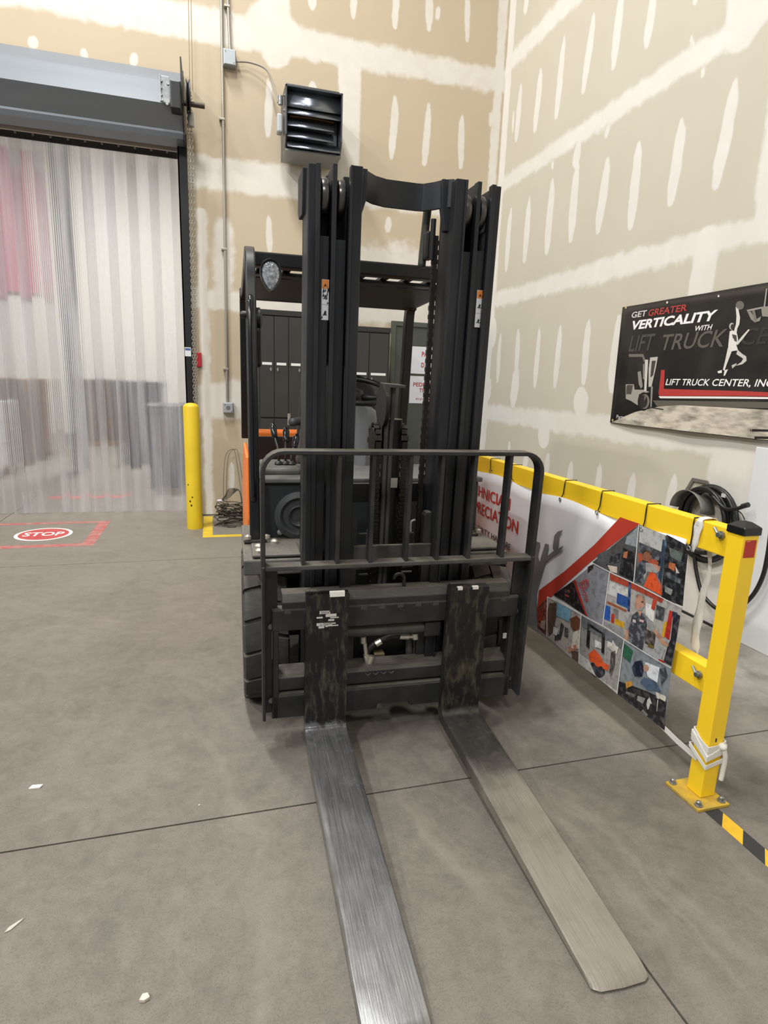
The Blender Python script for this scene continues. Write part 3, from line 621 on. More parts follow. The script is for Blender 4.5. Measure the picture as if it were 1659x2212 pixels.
# ---- forks
def fork_steel(name, d0, d1, bl, dust):
    mt = bpy.data.materials.new(name); mt.use_nodes = True; nt = mt.node_tree; N = nt.nodes; L = nt.links; b = N['Principled BSDF']
    tc = N.new('ShaderNodeTexCoord'); sp = N.new('ShaderNodeSeparateXYZ'); L.new(tc.outputs['Object'], sp.inputs[0])
    def nz(st, s_, d): 
        m_ = N.new('ShaderNodeMapping'); m_.inputs['Scale'].default_value = st; L.new(tc.outputs['Object'], m_.inputs[0])
        n = N.new('ShaderNodeTexNoise'); n.inputs['Scale'].default_value = s_; n.inputs['Detail'].default_value = d; n.inputs['Roughness'].default_value = .65; L.new(m_.outputs[0], n.inputs['Vector']); return n.outputs['Fac']
    def rg(x, a, c, lo=0., hi=1.):
        n = N.new('ShaderNodeMapRange'); n.inputs[1].default_value = a; n.inputs[2].default_value = c; n.inputs[3].default_value = lo; n.inputs[4].default_value = hi; L.new(x, n.inputs[0]); return n.outputs[0]
    def mx(fa, c1, c2):
        n = N.new('ShaderNodeMix'); n.data_type = 'RGBA'; L.new(fa, n.inputs[0])
        for i, c in ((6, c1), (7, c2)):
            if isinstance(c, tuple): n.inputs[i].default_value = (*c, 1)
            else: L.new(c, n.inputs[i])
        return n.outputs[2]
    def mth(op, a, c):
        n = N.new('ShaderNodeMath'); n.operation = op
        for i, x in ((0, a), (1, c)):
            if isinstance(x, (int, float)): n.inputs[i].default_value = x
            else: L.new(x, n.inputs[i])
        return n.outputs[0]
    brush = nz((130, 2.2, 1), 3, 6); blot = nz((1, 1, 1), 9, 6); fine = nz((150, 4, 3), 2, 4)
    # polished blade: bare steel brushed along its length; shank: worn black paint with rubbed streaks
    steel = mx(rg(brush, .3, .7), hx(d0), hx(d1)); steel = mx(mth('MULTIPLY', rg(blot, .45, .75), .5), steel, hx(bl))
    paint = mx(rg(blot, .55, .72), hx('161616'), hx('3d362a')); scr = nz((26, 26, 7), 1.6, 8); paint = mx(mth('MULTIPLY', rg(scr, .5, .68), .5), paint, hx('6a6453'))
    if dust:                                   # dust on the blade; polished heel end darkened, painting in the carriage's reflection
        hm = rg(mth('ADD', sp.outputs[1], mth('MULTIPLY', blot, .25)), -.36, -.14); steel = mx(mth('MULTIPLY', hm, .85), steel, hx('4e4d4c'))
    isb = mth('ADD', sp.outputs[2], mth('MULTIPLY', rg(blot, .3, .7), .06))
    up_ = rg(isb, .115, .15)
    L.new(mx(up_, steel, paint), b.inputs['Base Color'])
    me_ = rg(up_, 0, 1, .9-dust*.5, .2)
    if dust: me_ = mth('ADD', me_, mth('MULTIPLY', mth('MULTIPLY', hm, rg(up_, 1, 0)), .4))
    L.new(me_, b.inputs['Metallic'])
    bend = mth('MULTIPLY', rg(sp.outputs[2], .09, .1), rg(sp.outputs[2], .135, .12))
    rr = mth('ADD', mth('ADD', mth('MULTIPLY', bend, -.2), rg(brush, .3, .7, .27+dust*.12, .36+dust*.12)), mth('MULTIPLY', up_, .12)); L.new(rr, b.inputs['Roughness'])
    bp = N.new('ShaderNodeBump'); bp.inputs['Strength'].default_value = .15; bp.inputs['Distance'].default_value = .002; L.new(fine, bp.inputs['Height']); L.new(bp.outputs[0], b.inputs['Normal'])
    return mt
FST = fork_steel('fork_steel', '86878a', 'acacac', '6c6b69', 0); FST2 = fork_steel('fork_steel_dusty', '847e74', '9f998d', '736d62', .9)
def fork(a0, a1, FST):
    # side profile (b, z): blade runs towards the camera (b < 0), shank stands up behind
    LB = 1.14; prof = []
    prof += [(.045, .66), (.0, .66), (0, .15)]
    for k in range(9):
        t = k/8*pi/2; prof.append((-.03+.03*cos(t), .122-.03*sin(t)))
    prof += [(-.35, .0895), (-.7, .079), (-1.0, .0665), (-LB+.035, .062), (-LB+.008, .057), (-LB, .051), (-LB+.01, .0465), (-1., .0465), (-.05, .0465)]
    for k in range(1, 7):
        t = k/6*pi/2; prof.append((-.0+.045*sin(t), .0915-.045*cos(t)))
    mb = MB(); n = len(prof); cols = [a0, a0+.004, a0+.02, (a0+a1)/2, a1-.02, a1-.004, a1]; vs = []
    for ci, a in enumerate(cols):
        sh = (0.018, .012, .003, 0, .003, .012, .018)[ci]     # rounded nose seen from above
        for (b, z) in prof:
            bb = b + (sh if b < -LB+.04 else 0); vs.append((a, bb, z - (.003 if ci in (0, 6) and z > .047 and b < -.06 else 0)))
    fs = [(c_*n+i, c_*n+(i+1) % n, (c_+1)*n+(i+1) % n, (c_+1)*n+i) for c_ in range(6) for i in range(n)]
    fs += [tuple(range(n)), tuple(range(6*n, 7*n))]
    mb.add(vs, fs); o = mp_(mb, 'fork', FST, smooth=30)
    mp_(MB().bx(a0+.02, a1-.02, .044, .085, .61, .655), 'fork_hook', CARR, bevel=.006, par=o)
    return o
fL = fork(-.374, -.209, FST); fR = fork(.203, .368, FST2)
fL['label'] = 'polished steel fork under the left mast rails'; fR['label'] = 'dustier steel fork with a rounded tip nearer the guard rail'
for (x0, y0, x1, y1, h) in ((713, 1278, 745, 1284, 'e9e6df'), (684, 1325, 726, 1342, 'cfcdc7'), (990, 1265, 1000, 1267, 'd8d5ce'), (1022, 1266, 1034, 1270, 'd8d5ce')):
    a, z = M(x0, y0, -.001); a2, z2 = M(x1, y1, -.001); hi = y0 < 1300
    if hi: mp_(MB().bx(a, a2, -.0015, .012, .652, .672 if a < 0 else .664), 'label_scrap', ink(h), fL if a < 0 else fR)
    else:
        rr = random.Random(5)
        for k in range(14):
            u = rr.uniform(a, a2-.02); v = rr.uniform(z2-.03, z); w_ = rr.uniform(.01, .05)
            mp_(MB().bx(u, min(u+w_, a2+.01), -.0012, .0005, v, v+rr.uniform(.003, .012)), 'label_scrap', ink('c4c2bc'), fL)
# ---- carriage
def zc(y, b, x=850): return M(x, y, b)[1]
def bar(name, a0, a1, b0, b1, z0, z1, mt=CARR, bev=.004, par=None): return mp_(MB().bx(a0, a1, b0, b1, z0, z1), name, mt, par, bevel=bev)
zt1, zt0 = zc(1270, .075), zc(1302, .06)
mb = MB(); mb.prism([(.05, zt0), (.05, zt1-.03), (.075, zt1), (.13, zt1), (.13, zt0)], -.46, .49, 'x'); carr = mp_(mb, 'carriage_top_bar', CARR, bevel=.003)
zf1, zf0 = zc(1305, .046), zc(1348, .046)
fb = bar('fork_bar', -.50, .53, .046, .088, zf0, zf1)
for k in range(13):
    a = -.44 + k*.075
    bar('notch', a-.012, a+.012, .0455, .07, zf1-.016, zf1+.002, DUSTY, 0, fb)
mp_(MB().bx(-.50, .53, .05, .086, zf1, zf1+.004), 'wear_strip', DUSTY, fb)
zs = zc(1358, .09); cy = mp_(MB().cyl((-.205, .09, zs), (.16, .09, zs), .023, 18), 'side_shift_cylinder', DUSTY, smooth=40)
mp_(MB().bx(.125, .195, .06, .12, zs-.032, zs+.03), 'cylinder_block', CARR, cy, bevel=.004)
mp_(MB().cyl((-.212, .088, zs), (-.2, .088, zs), .012, 10), 'pin', SILV, cy)
z1, z0 = zc(1440, .06), zc(1470, .06)
mb = MB(); mb.prism([(.06, z0), (.06, z1-.012), (.075, z1), (.14, z1+.01), (.14, z0)], -.50, .53, 'x'); mid = mp_(mb, 'carriage_middle_bar', CARR, bevel=.003)
for k in range(4):
    a = -.11 + k*.033; mp_(MB().tube(curve_pts([(a-.012, .0595, z0+.045), (a, .0595, z0+.036), (a+.012, .0595, z0+.045)], 4), .003, 6), 'weld_mark', DUSTY, mid)
z1, z0 = zc(1484, .046), zc(1528, .046); zn = z0+.022
mb = MB(); mb.prism([(-.5, z0), (-.07, z0), (-.065, zn), (.07, zn), (.075, z0), (.53, z0), (.53, z1), (-.5, z1)], .05, .095, 'y'); low = mp_(mb, 'lower_fork_bar', CARR, bevel=.003)
mp_(MB().bx(-.49, .52, .052, .11, z1, z1+.008), 'wear_strip', DUSTY, low)
for sx in (-1, 1): bar('carriage_side_plate', sx*.5 - .012 + .015, sx*.5 + .012 + .015, .05, .12, z0, zt0)
for sx, w_ in ((-1, .03), (1, .05)):            # uprights of the carriage between the mast rails
    a = -.175 if sx < 0 else .14
    mb = MB(); top = zc(1105, .15)
    mb.prism([(a-w_/2, .3), (a+w_/2, .3), (a+w_/2, top-.03), (a+w_/2-.02, top), (a-w_/2+.008, top), (a-w_/2, top-.015)], .13, .17, 'y'); mp_(mb, 'carriage_upright', CARR, bevel=.004)
bar('carriage_cross_plate', -.175, .155, .125, .14, zc(1206, .13), zc(1176, .13), DUSTY)
for k, (xa, xb, yy) in enumerate(((775, 797, 1155), (775, 795, 1243), (868, 890, 1237), (882, 894, 1153))):
    a0, z = M(xa, yy, .16); a1, _ = M(xb, yy, .16); mp_(MB().cyl((a0, .17, z), (a1, .17, z), .0045, 8), 'hydraulic_pipe', DUSTY)
a0, z = M(796, 1150, .15); mp_(MB().tube([(a0, .155, z+.01), (a0, .155, z-.055)], .007, 8), 'hydraulic_pipe', mat('grey_pipe', '8b8b88', .4, .3))
mp_(MB().tube(curve_pts([(M(897, 1123, .15)[0], .15, M(897, 1123, .15)[1]), (M(888, 1128, .15)[0], .15, M(888, 1128, .15)[1]), (M(887, 1150, .15)[0], .15, M(887, 1150, .15)[1])], 5), .005, 8), 'hydraulic_pipe', mat('grey_pipe', '8b8b88', .4, .3), smooth=True)
a, z = M(861, 1268, .09); mp_(MB().tube([(a-.022+.022*(1-cos(t*pi/10)), .09, z+(.035+.022*sin(t*pi/10))) for t in range(11)] + [(a+.022, .09, z-.01)], .007, 8), 'lifting_eye', CARR, smooth=True)
# hoses with bright fittings in the carriage window
cc = crop(740, 1260, .1447)
def H(x, y, b=.11): a, z = M(*cc(x, y), b); return (a, b, z)
hs = mp_(MB().tube(curve_pts([H(400, 1120), H(370, 1050), H(430, 950), H(560, 860), H(720, 800), H(880, 790)], 6), .011, 10), 'hydraulic_hose', MASTD, smooth=True)
for p, q, r in ((H(850, 790, .105), H(985, 793, .105), .0135), (H(985, 793, .105), H(1060, 795, .105), .009), (H(1080, 740, .105), H(1085, 825, .105), .014), (H(305, 790, .105), H(310, 885, .105), .013), (H(330, 890, .105), H(350, 1060, .105), .009), (H(350, 1060, .105), H(380, 1190, .105), .013), (H(440, 1080, .1), H(400, 1200, .1), .011), (H(495, 905, .1), H(575, 860, .1), .014)):
    mp_(MB().cyl(p, q, r, 10), 'fitting', SILV, hs)
q0 = H(475, 1060, .15); q1 = H(625, 1220, .15); mp_(MB().bx(q0[0], q1[0], .15, .2, q1[2], q0[2]), 'valve_block', mat('brass_block', '8f8163', .5, .4, col2='6a5f4a', scale=20), bevel=.004)
for x in (985, 1090):
    p = H(x, 700, .16); q = H(x+10, 1190, .16); mp_(MB().cyl(p, q, .0155, 12), 'hose_tube', DUSTY, smooth=40)
# ---- load backrest
def arc(c, r, a0, a1, n=6): return [(c[0]+r*cos(a0+(a1-a0)*k/n), c[1]+r*sin(a0+(a1-a0)*k/n)) for k in range(n+1)]
zT = zc(978, .03, 860); aL, aR = -.532, .556; zlow = zc(1216, .03)
path = [(aL, .72)] + arc((aL+.075, zT-.075), .075, pi, pi/2) + arc((aR-.075, zT-.075), .075, pi/2, 0) + [(aR, .72)]
pr = [(-.008, -.03), (.008, -.03), (.008, .03), (-.008, .03)]
back = mp_(MB().sweep([(p[0], .04, p[1]) for p in path], pr, (0, 1, 0)), 'backrest_frame', CARR, bevel=.003, smooth=40)
lb = mp_(MB().bx(aL, aR, .012, .068, zlow-.009, zlow+.009), 'backrest_lower_bar', DUSTY, bevel=.004)
for px in (656, 731, 803, 882, 949, 1018, 1092):
    a = M(px, 1100, .03)[0]; mp_(MB().bx(a-.007, a+.007, .016, .064, zlow, zT), 'backrest_bar', CARR, bevel=.002)
for sx, a in ((-1, aL), (1, aR)):
    mb = MB(); mb.bx(a-.006, a+.006, .005, .075, .14, zlow+.01); inner = a - sx*.055
    mb.bx(min(a, inner), max(a, inner), .062, .075, .14, zlow)
    sd = mp_(mb, 'backrest_side_arm', CARR, bevel=.003)
    for z in (.52, .2): mp_(MB().lathe([(.012, -.008), (.012, .0), (.001, .001)], (a - sx*.03, .06, z), 'y', 8), 'bolt', mat('bolt_dull', '7a7975', .4, .7), sd)
a, z = M(1090, 1373, .06); mp_(MB().bx(a-.008, a+.008, .058, .062, z-.012, z+.012), 'paint_scrape', ink('b9b7b2'), sd)
a, z = M(567, 1412, .06); mp_(MB().bx(-.500, -.490, .058, .0615, .38, .52), 'reflector_strip', mat('strip_grey', '77776f', .5), lb)
# ---- mast rails
MC = -.018; ZT = 2.162; ZC = 1.94
def rails(sx):
    def X(v): return MC + sx*v
    def bb(v0, v1, b0, b1, z0, z1):
        a, b = sorted((X(v0), X(v1))); return MB().bx(a, b, b0, b1, z0, z1)
    lab = 'left' if sx < 0 else 'right'
    # outer rail
    mb = MB(); 
    for q in ((.351, .31, .135, .157), (.351, .338, .157, .30), (.351, .31, .285, .305)): mb.v += bb(*q, .2, ZT).v; mb.f += [tuple(i+len(mb.v)-8 for i in f) for f in bb(*q, .2, ZT).f]
    o = mp_(mb, 'outer_mast_rail', MASTB, bevel=.003)
    mp_(bb(.326, .31, .122, .136, .2, ZT), 'rail_lip', MASTB, o, bevel=.002)
    mp_(bb(.308, .275, .142, .155, .2, ZC), 'cover_plate', MASTB, o, bevel=.002)
    # middle rail
    mb = MB()
    for q in ((.270, .254, .122, .16), (.268, .258, .16, .28), (.272, .25, .272, .29)): mb.v += bb(*q, .2, ZT+.004).v; mb.f += [tuple(i+len(mb.v)-8 for i in f) for f in bb(*q, .2, ZT).f]
    o2 = mp_(mb, 'middle_mast_rail', MASTB, bevel=.002)
    mp_(bb(.252, .216, .140, .155, .2, ZC-.008), 'cover_plate', MASTB, o2, bevel=.002)
    # inner rail
    mb = MB()
    for q in ((.211, .168, .112, .14), (.180, .168, .14, .27), (.211, .168, .25, .27)): mb.v += bb(*q, .2, ZT+.002).v; mb.f += [tuple(i+len(mb.v)-8 for i in f) for f in bb(*q, .2, ZT).f]
    o3 = mp_(mb, 'inner_mast_rail', MASTB, bevel=.003)
    mp_(bb(.211, .203, .104, .113, .2, ZT), 'rail_lip', MASTB, o3, bevel=.002)
    for v, b in ((.291, .195), (.233, .195)):
        mp_(MB().lathe([(.02, -.016), (.052, -.016), (.06, -.010), (.062, 0), (.06, .010), (.052, .016), (.02, .016)], (X(v), b, 2.075), 'x', 28), 'mast_roller', ROLL, smooth=40)
    mp_(bb(.308, .19, .25, .262, 1.5, 2.13), 'rail_back_plate', MASTD, bevel=.002)
    return o
rails(-1); rails(1)
# tie beams
def S(pts, z0, z1, t=.014): return MB().sweep([(p[0], p[1], (z0+z1)/2) for p in pts], [(-t/2, -(z1-z0)/2), (t/2, -(z1-z0)/2), (t/2, (z1-z0)/2), (-t/2, (z1-z0)/2)], (0, 0, 1))
zb1, zb0 = M(860, 393, .27)[1], M(860, 452, .27)[1]
mp_(S([(-.19, .16), (-.165, .185), (-.12, .235), (-.07, .26), (.05, .265), (.075, .26), (.105, .225), (.13, .18), (.16, .16)], zb0, zb1), 'top_tie_beam', MASTB, smooth=30)
mb = MB(); mb.prism([(-.188, zb0-.09), (-.16, zb0+.0), (-.16, zb1), (-.188, zb1)], .16, .20, 'y'); mp_(mb, 'gusset', MASTB, bevel=.003)
mb = MB(); mb.prism([(.12, zb0), (.135, zb0-.08), (.158, zb0-.08), (.158, zb1), (.115, zb1)], .165, .2, 'y'); mp_(mb, 'gusset', MASTB, bevel=.003)
a0 = M(647, 430, .3)[0]; mb = MB(); zt_, zb_ = M(655, 378, .3)[1], M(658, 472, .3)[1]
mb.prism([(.20, zt_), (.36, zt_), (.36, zb_+.02), (.33, zb_), (.22, zb_)], a0, a0+.05, 'x'); mp_(mb, 'outer_tie_plate', MASTB, bevel=.003)
mb = MB(); mb.prism([(.20, zt_), (.36, zt_), (.36, zb_+.02), (.33, zb_), (.22, zb_)], MC*2-a0-.03, MC*2-a0, 'x'); mp_(mb, 'outer_tie_plate', MASTB, bevel=.003)
mp_(MB().bx(-.33, .3, .19, .27, .28, .40), 'bottom_tie_beam', MASTD, bevel=.004)
mp_(MB().bx(-.30, .27, .29, .31, .95, 1.03), 'rear_tie_bar', MASTD, bevel=.003)
# chain, hose guard on the right inner rail
ch = MB(); a = M(929, 700, .22)[0]; z = 1.99; k = 0
while z > .66:
    w_ = .011 if k % 2 else .0085
    ch.bx(a-w_, a+w_, .205, .223, z-.0165, z); z -= .0165; k += 1
mp_(ch, 'lift_chain', CHAINM)
a1, zg1 = M(918, 463, .30); _, zg0 = M(915, 578, .30)
mp_(MB().tube(curve_pts([(a1+.01, .30, zg1+.03), (a1+.004, .305, (zg0+zg1)/2), (a1-.002, .30, zg0)], 5), .016, 10), 'hose_guard', mat('hose_olive', '4f5148', .5, .2), smooth=True)
a, z = M(926, 530, .25); mp_(MB().bx(a-.012, a+.02, .24, .29, z-.05, z+.05), 'hose_clamp', BLK, bevel=.008)
a, z = M(935, 505, .2); mp_(MB().cyl((a, .2, z-.09), (a, .2, z+.05), .010, 10), 'chain_anchor', BLK)
# free-lift cylinder, rods, chains over sheaves
cyl_ = mp_(MB().cyl((.005, .29, .3), (.005, .29, 1.30), .042, 20), 'lift_cylinder', MASTD, smooth=40)
for px in (836, 847): 
    a = M(px, 900, .235)[0]; mp_(MB().cyl((a, .235, .48), (a, .235, 1.43), .0095, 12), 'lift_hose', DUSTY, smooth=40)
zh = M(845, 828, .25)[1]; mp_(MB().prism([(-.052, zh), (.03, zh-.004), (.03, zh-.015), (-.034, zh-.015), (-.034, zh-.03), (-.043, zh-.042), (-.052, zh-.03)], .2, .3, 'y'), 'chain_crosshead', DUSTY, bevel=.002)
mp_(MB().lathe([(.02, -.008), (.085, -.008), (.085, .008), (.02, .008)], (-.045, .26, zh-.09), 'x', 24), 'hose_pulley', MASTD, smooth=40)
for px, wd in ((819, .013), (876, .016)):
    a = M(px, 920, .25)[0]; r_ = .072; zc_ = M(px, 960, .25)[1]; ch = MB()
    she = mp_(MB().lathe([(.015, -wd), (r_-.012, -wd), (r_-.012, wd), (.015, wd)], (a, .32, zc_), 'x', 24), 'chain_sheave', MASTD, smooth=40)
    n = 9
    for k in range(n+1):
        t = pi*k/n; w2 = wd if k % 2 else wd*.7
        ch.box((a, .32 - cos(t)*r_, zc_ + sin(t)*r_), (w2*2, .014, .022), Matrix.Rotation(-(t), 3, 'X'))
    z = zc_-.01; k = 0
    while z > .52:
        w2 = wd if k % 2 else wd*.7; ch.bx(a-w2, a+w2, .242, .256, z-.0165, z-.001); z -= .0175; k += 1
    mp_(ch, 'lift_chain', CHAINM)
a, z = M(851, 1043, .22); mp_(MB().bx(a-.014, a+.014, .218, .222, z-.02, z+.02), 'label_scrap', ink('a39e92'))
# decals on the rails
def decal(x0, y0, x1, y1, bq, flake):
    a0, z1 = M(x0, y0, bq); a1, z0 = M(x1, y1, bq); w_ = .026; a0 = (a0+a1)/2 - w_/2; a1 = a0 + w_; h = z1-z0
    d = mp_(MB().bx(a0, a1, bq-.001, bq, z0, z1), 'warning_decal', ink('dfe0e2'))
    mp_(MB().bx(a0+.001, a1-.001, bq-.0014, bq-.001, z1-h*.22, z1-.001), 'decal_header', ink('e38a3c'), d)
    m_ = (a0+a1)/2
    mp_(MB().prism([(m_-.006, z1-h*.17), (m_+.006, z1-h*.17), (m_, z1-h*.09)], bq-.0018, bq-.0014, 'y'), 'warning_triangle', ink('5a2f14'), d)
    for zz_ in (.42, .82):
        zc2 = z1-h*zz_; fg = MB()
        fg.prism([(m_-.008, zc2-.008), (m_+.008, zc2-.008), (m_+.008, zc2-.006), (m_-.008, zc2-.006)], bq-.0018, bq-.0013, 'y')
        fg.prism([(m_-.005, zc2-.005), (m_+.003, zc2-.005), (m_+.006, zc2+.006), (m_+.002, zc2+.004), (m_-.001, zc2+.008), (m_-.003, zc2)], bq-.0018, bq-.0013, 'y'); mp_(fg, 'pictogram', ink('2b2d33'), d)
    mp_(MB().bx(a0, a1, bq-.0016, bq-.001, z1-h*.62, z1-h*.615), 'decal_rule', ink('6d6f75'), d)
    if flake:
        rr = random.Random(2)
        for k in range(12):
            u = rr.uniform(a0-.001, a1-.004); v = rr.uniform(z0, z1-h*.25)
            mp_(MB().prism([(u, v), (u+rr.uniform(.003, .009), v+.004), (u+rr.uniform(.001, .006), v+rr.uniform(.008, .022))], bq-.0022, bq-.001, 'y'), 'peeled_patch', MASTB, d)
decal(692, 603, 712, 692, .1415, True); decal(1025, 626, 1044, 708, .1395, False)
# ---- chassis: tyres, fenders, cowl
def tyre(a0, a1, bc, r, lugs=16):
    w_ = abs(a1-a0); ac = (a0+a1)/2
    core = cp_(MB().lathe([(r*.5, -w_/2+.02), (r*.78, -w_/2), (r*.93, -w_/2+.006), (r*.955, -w_/2+.03), (r*.955, w_/2-.03), (r*.93, w_/2-.006), (r*.78, w_/2), (r*.5, w_/2-.02)], (ac, bc, r), 'x', 40), 'tyre', RUB, smooth=35)
    cp_(MB().lathe([(.02, -w_/2+.03), (r*.45, -w_/2+.02), (r*.52, -w_/2+.012), (r*.52, w_/2-.012), (r*.45, w_/2-.02), (.02, w_/2-.03)], (ac, bc, r), 'x', 28), 'wheel_rim', CHG, core, smooth=35)
    for k in range(lugs):
        for sd in (-1, 1):
            t0 = 2*pi*(k + (.5 if sd > 0 else 0))/lugs; vs = []
            for j in range(4):
                t = t0 + 2*pi/lugs*.86*j/3
                for (u, rr) in ((.47, .955), (.49, 1.0), (.5, .985), (.5, .86)) if False else ((.02, .95), (.02, 1.0), (.46, 1.0), (.5, .965), (.5, .84)):
                    tt = t + (.06*(1-u*2) if True else 0)
                    vs.append((ac + sd*u*w_, bc - cos(tt)*rr*r, r + sin(tt)*rr*r))
            fs = [(j*5+i, j*5+i+1, j*5+6+i, j*5+5+i) for j in range(3) for i in range(4)] + [(0, 1, 2, 3, 4), (15, 16, 17, 18, 19)] + [(j*5, j*5+4, j*5+9, j*5+5) for j in range(3)]
            cp_(MB().add(vs, fs), 'tread_lug', RUB, core)
    return core
TR = .345; TB = .53
tyre(-.603, -.415, TB, TR); tyre(.433, .622, TB, TR)
tyre(-.50, -.36, 1.95, .26, 14); tyre(.38, .52, 1.95, .26, 14)
zf = .735
def fender(sx):
    a0, a1 = (-.60, -.33) if sx < 0 else (.33, .555)
    mb = MB(); th = .02
    pr_ = [(.20, zf-.06), (.215, zf), (.75, zf+.02), (.75, zf), (.235, zf-.02), (.22, zf-.06)]
    mb.prism(pr_, a0, a1, 'x'); f_ = cp_(mb, 'fender', DUSTY, bevel=.006)
    b0 = -.565 if sx < 0 else .34
    cp_(MB().bx(b0, b0+.2, .225, .42, zf+.004, zf+.018), 'step_plate', DUSTY, f_, bevel=.008)
    for (x, y) in ((.03, .26), (.03, .33), (.1, .4)): cp_(MB().lathe([(.018, 0), (.018, .014), (.009, .022), (.001, .024)], (b0+x, y, zf+.016), 'z', 10), 'bolt', SILV, f_)
fender(-1); fender(1)
cp_(MB().bx(-.33, .35, .45, .75, .18, .62), 'axle_housing', MASTD, bevel=.02)
cp_(MB().bx(-.53, .55, .60, 2.0, .22, .62), 'chassis_frame', CHB, bevel=.02)
# front cowl and console
zcw = K(620, 1040, .55)[1]
cw = cp_(MB().bx(-.515, .53, .52, .66, .55, zcw), 'front_cowl', mat('cowl_grey', '2f3336', .55, .05, col2='26292b', scale=5, amt=.7), bevel=.012)
cp_(MB().bx(-.525, .54, .50, .98, zcw, zcw+.022), 'cowl_ledge', mat('ledge_grey', '6a6a66', .6, col2='57575a', scale=9), cw, bevel=.006)
a, z = K(645, 1113, .515)
vt = cp_(MB().lathe([(.11, .0), (.11, -.02), (.085, -.028), (.07, -.012), (.05, -.012), (.045, -.03), (.03, -.012), (.001, -.012)], (a, .52, z), 'y', 30), 'round_vent', mat('vent_grey', '46484a', .45, .1), cw, smooth=40)
cp_(MB().bx(a-.12, a+.10, .50, .52, z-.145, z-.125), 'vent_bracket', DUSTY, cw, bevel=.004)
for (px, py_) in ((637, 1079), (604, 1113), (605, 1150)):
    q = K(px, py_, .51); cp_(MB().lathe([(.013, 0), (.013, -.01), (.001, -.014)], (q[0], .52, q[1]), 'y', 10), 'bolt', mat('bolt_bright', 'b5b6b4', .35, .6), cw)
a, z = K(795, 1068, .5); cp_(MB().lathe([(.02, 0), (.02, -.012), (.001, -.016)], (a, .52, z), 'y', 12), 'bolt', mat('bolt_bright', 'b5b6b4', .35, .6), cw)
# levers
cz = zcw+.03
cp_(MB().bx(-.505, -.33, .60, .95, zcw+.02, zcw+.05), 'lever_console', mat('console_grey', '55564f', .6, .0, col2='6b6a63', scale=12), bevel=.01)
for i, (tx, ty, bxp, byp) in enumerate(((589, 915, 602, 1022), (618, 925, 617, 1020), (641, 940, 630, 1022))):
    p1 = K(tx, ty, .86); p0 = K(bxp, byp, .74)
    P0 = V((p0[0], .74, cz+.02)); P1 = V((p1[0], .86, p1[1])); d = (P1-P0)
    lv = cp_(MB().tube(curve_pts([P0, P0 + V((0, .01, d.z*.35)), P0 + d*.7, P1], 5), .006, 8), 'control_lever', BLK, smooth=True)
    cp_(MB().tube([P1-d.normalized()*.085, P1-d.normalized()*.075, P1-d.normalized()*.02, P1, P1+d.normalized()*.004], [.008, .014, .017, .012, .002], 12), 'knob', GLOSS, lv, smooth=True)
    cp_(MB().lathe([(.027, 0), (.026, .008), (.021, .011), (.024, .015), (.023, .022), (.018, .025), (.021, .03), (.018, .038), (.008, .045)], (P0.x, P0.y, cz-.005), 'z', 14), 'rubber_boot', BLK, lv, smooth=40)
# steering column, wheel
cd = crop(740, 780, .1326)
def Q(x, y, b): a, z = K(*cd(x, y), b); return V((a, b, z))
sc_ = MB(); ring = []
for (xa, xb, y) in ((215, 470, 745), (205, 540, 800), (200, 560, 950), (195, 520, 1300), (170, 470, 1880)):
    p = Q(xa, y, .95); q = Q(xb, y, .95); ring.append((p, q))
vs = []; n = 12
for (p, q) in ring:
    c_ = (p+q)/2; w_ = (q-p).length/2*1.15
    vs += [(c_.x + cos(2*pi*j/n)*w_, 1.0 + sin(2*pi*j/n)*.1, c_.z) for j in range(n)]
sc_.add(vs, [(k*n+j, k*n+(j+1) % n, (k+1)*n+(j+1) % n, (k+1)*n+j) for k in range(4) for j in range(n)] + [tuple(range(n))])
cp_(sc_, 'steering_column', mat('column_grey', '6d6f70', .45, .05), smooth=40)
cp_(MB().bx(-.12, .3, .8, 1.1, .98, 1.0), 'floor_plate', mat('ledge_grey', '6a6a66'), bevel=.004)
wc = Q(330, 480, 1.08); wr = .185
wq = Matrix.Rotation(R(-62), 3, 'X')
def WP(x, y, z): return wc + wq @ V((x, z, y)) if False else wc + Matrix.Rotation(R(20), 3, 'X') @ V((x, y, z))
wc = V((Q(240, 330, 1.1).x, 1.14, Q(300, 330, 1.1).z-.05))
sw = cp_(MB().tube([WP(cos(t*2*pi/32)*wr, sin(t*2*pi/32)*wr, 0) for t in range(32)], .015, 10, True), 'steering_wheel', BLK, smooth=True)
for t in (pi*.5, pi*1.17, pi*1.83): cp_(MB().tube([WP(cos(t)*.04, sin(t)*.04, -.03), WP(cos(t)*.1, sin(t)*.1, -.02), WP(cos(t)*wr, sin(t)*wr, 0)], [.02, .016, .012], 8), 'spoke', BLK, sw, smooth=True)
cp_(MB().tube([WP(0, 0, -.25), WP(0, 0, -.03), WP(0, 0, 0)], [.04, .05, .04], 14), 'hub', BLK, sw, smooth=True)
p = Q(570, 690, 1.05); cp_(MB().tube([p, p+V((.012, 0, .04)), p+V((.02, 0, .07))], [.006, .01, .012], 8), 'ignition_key', SILV)
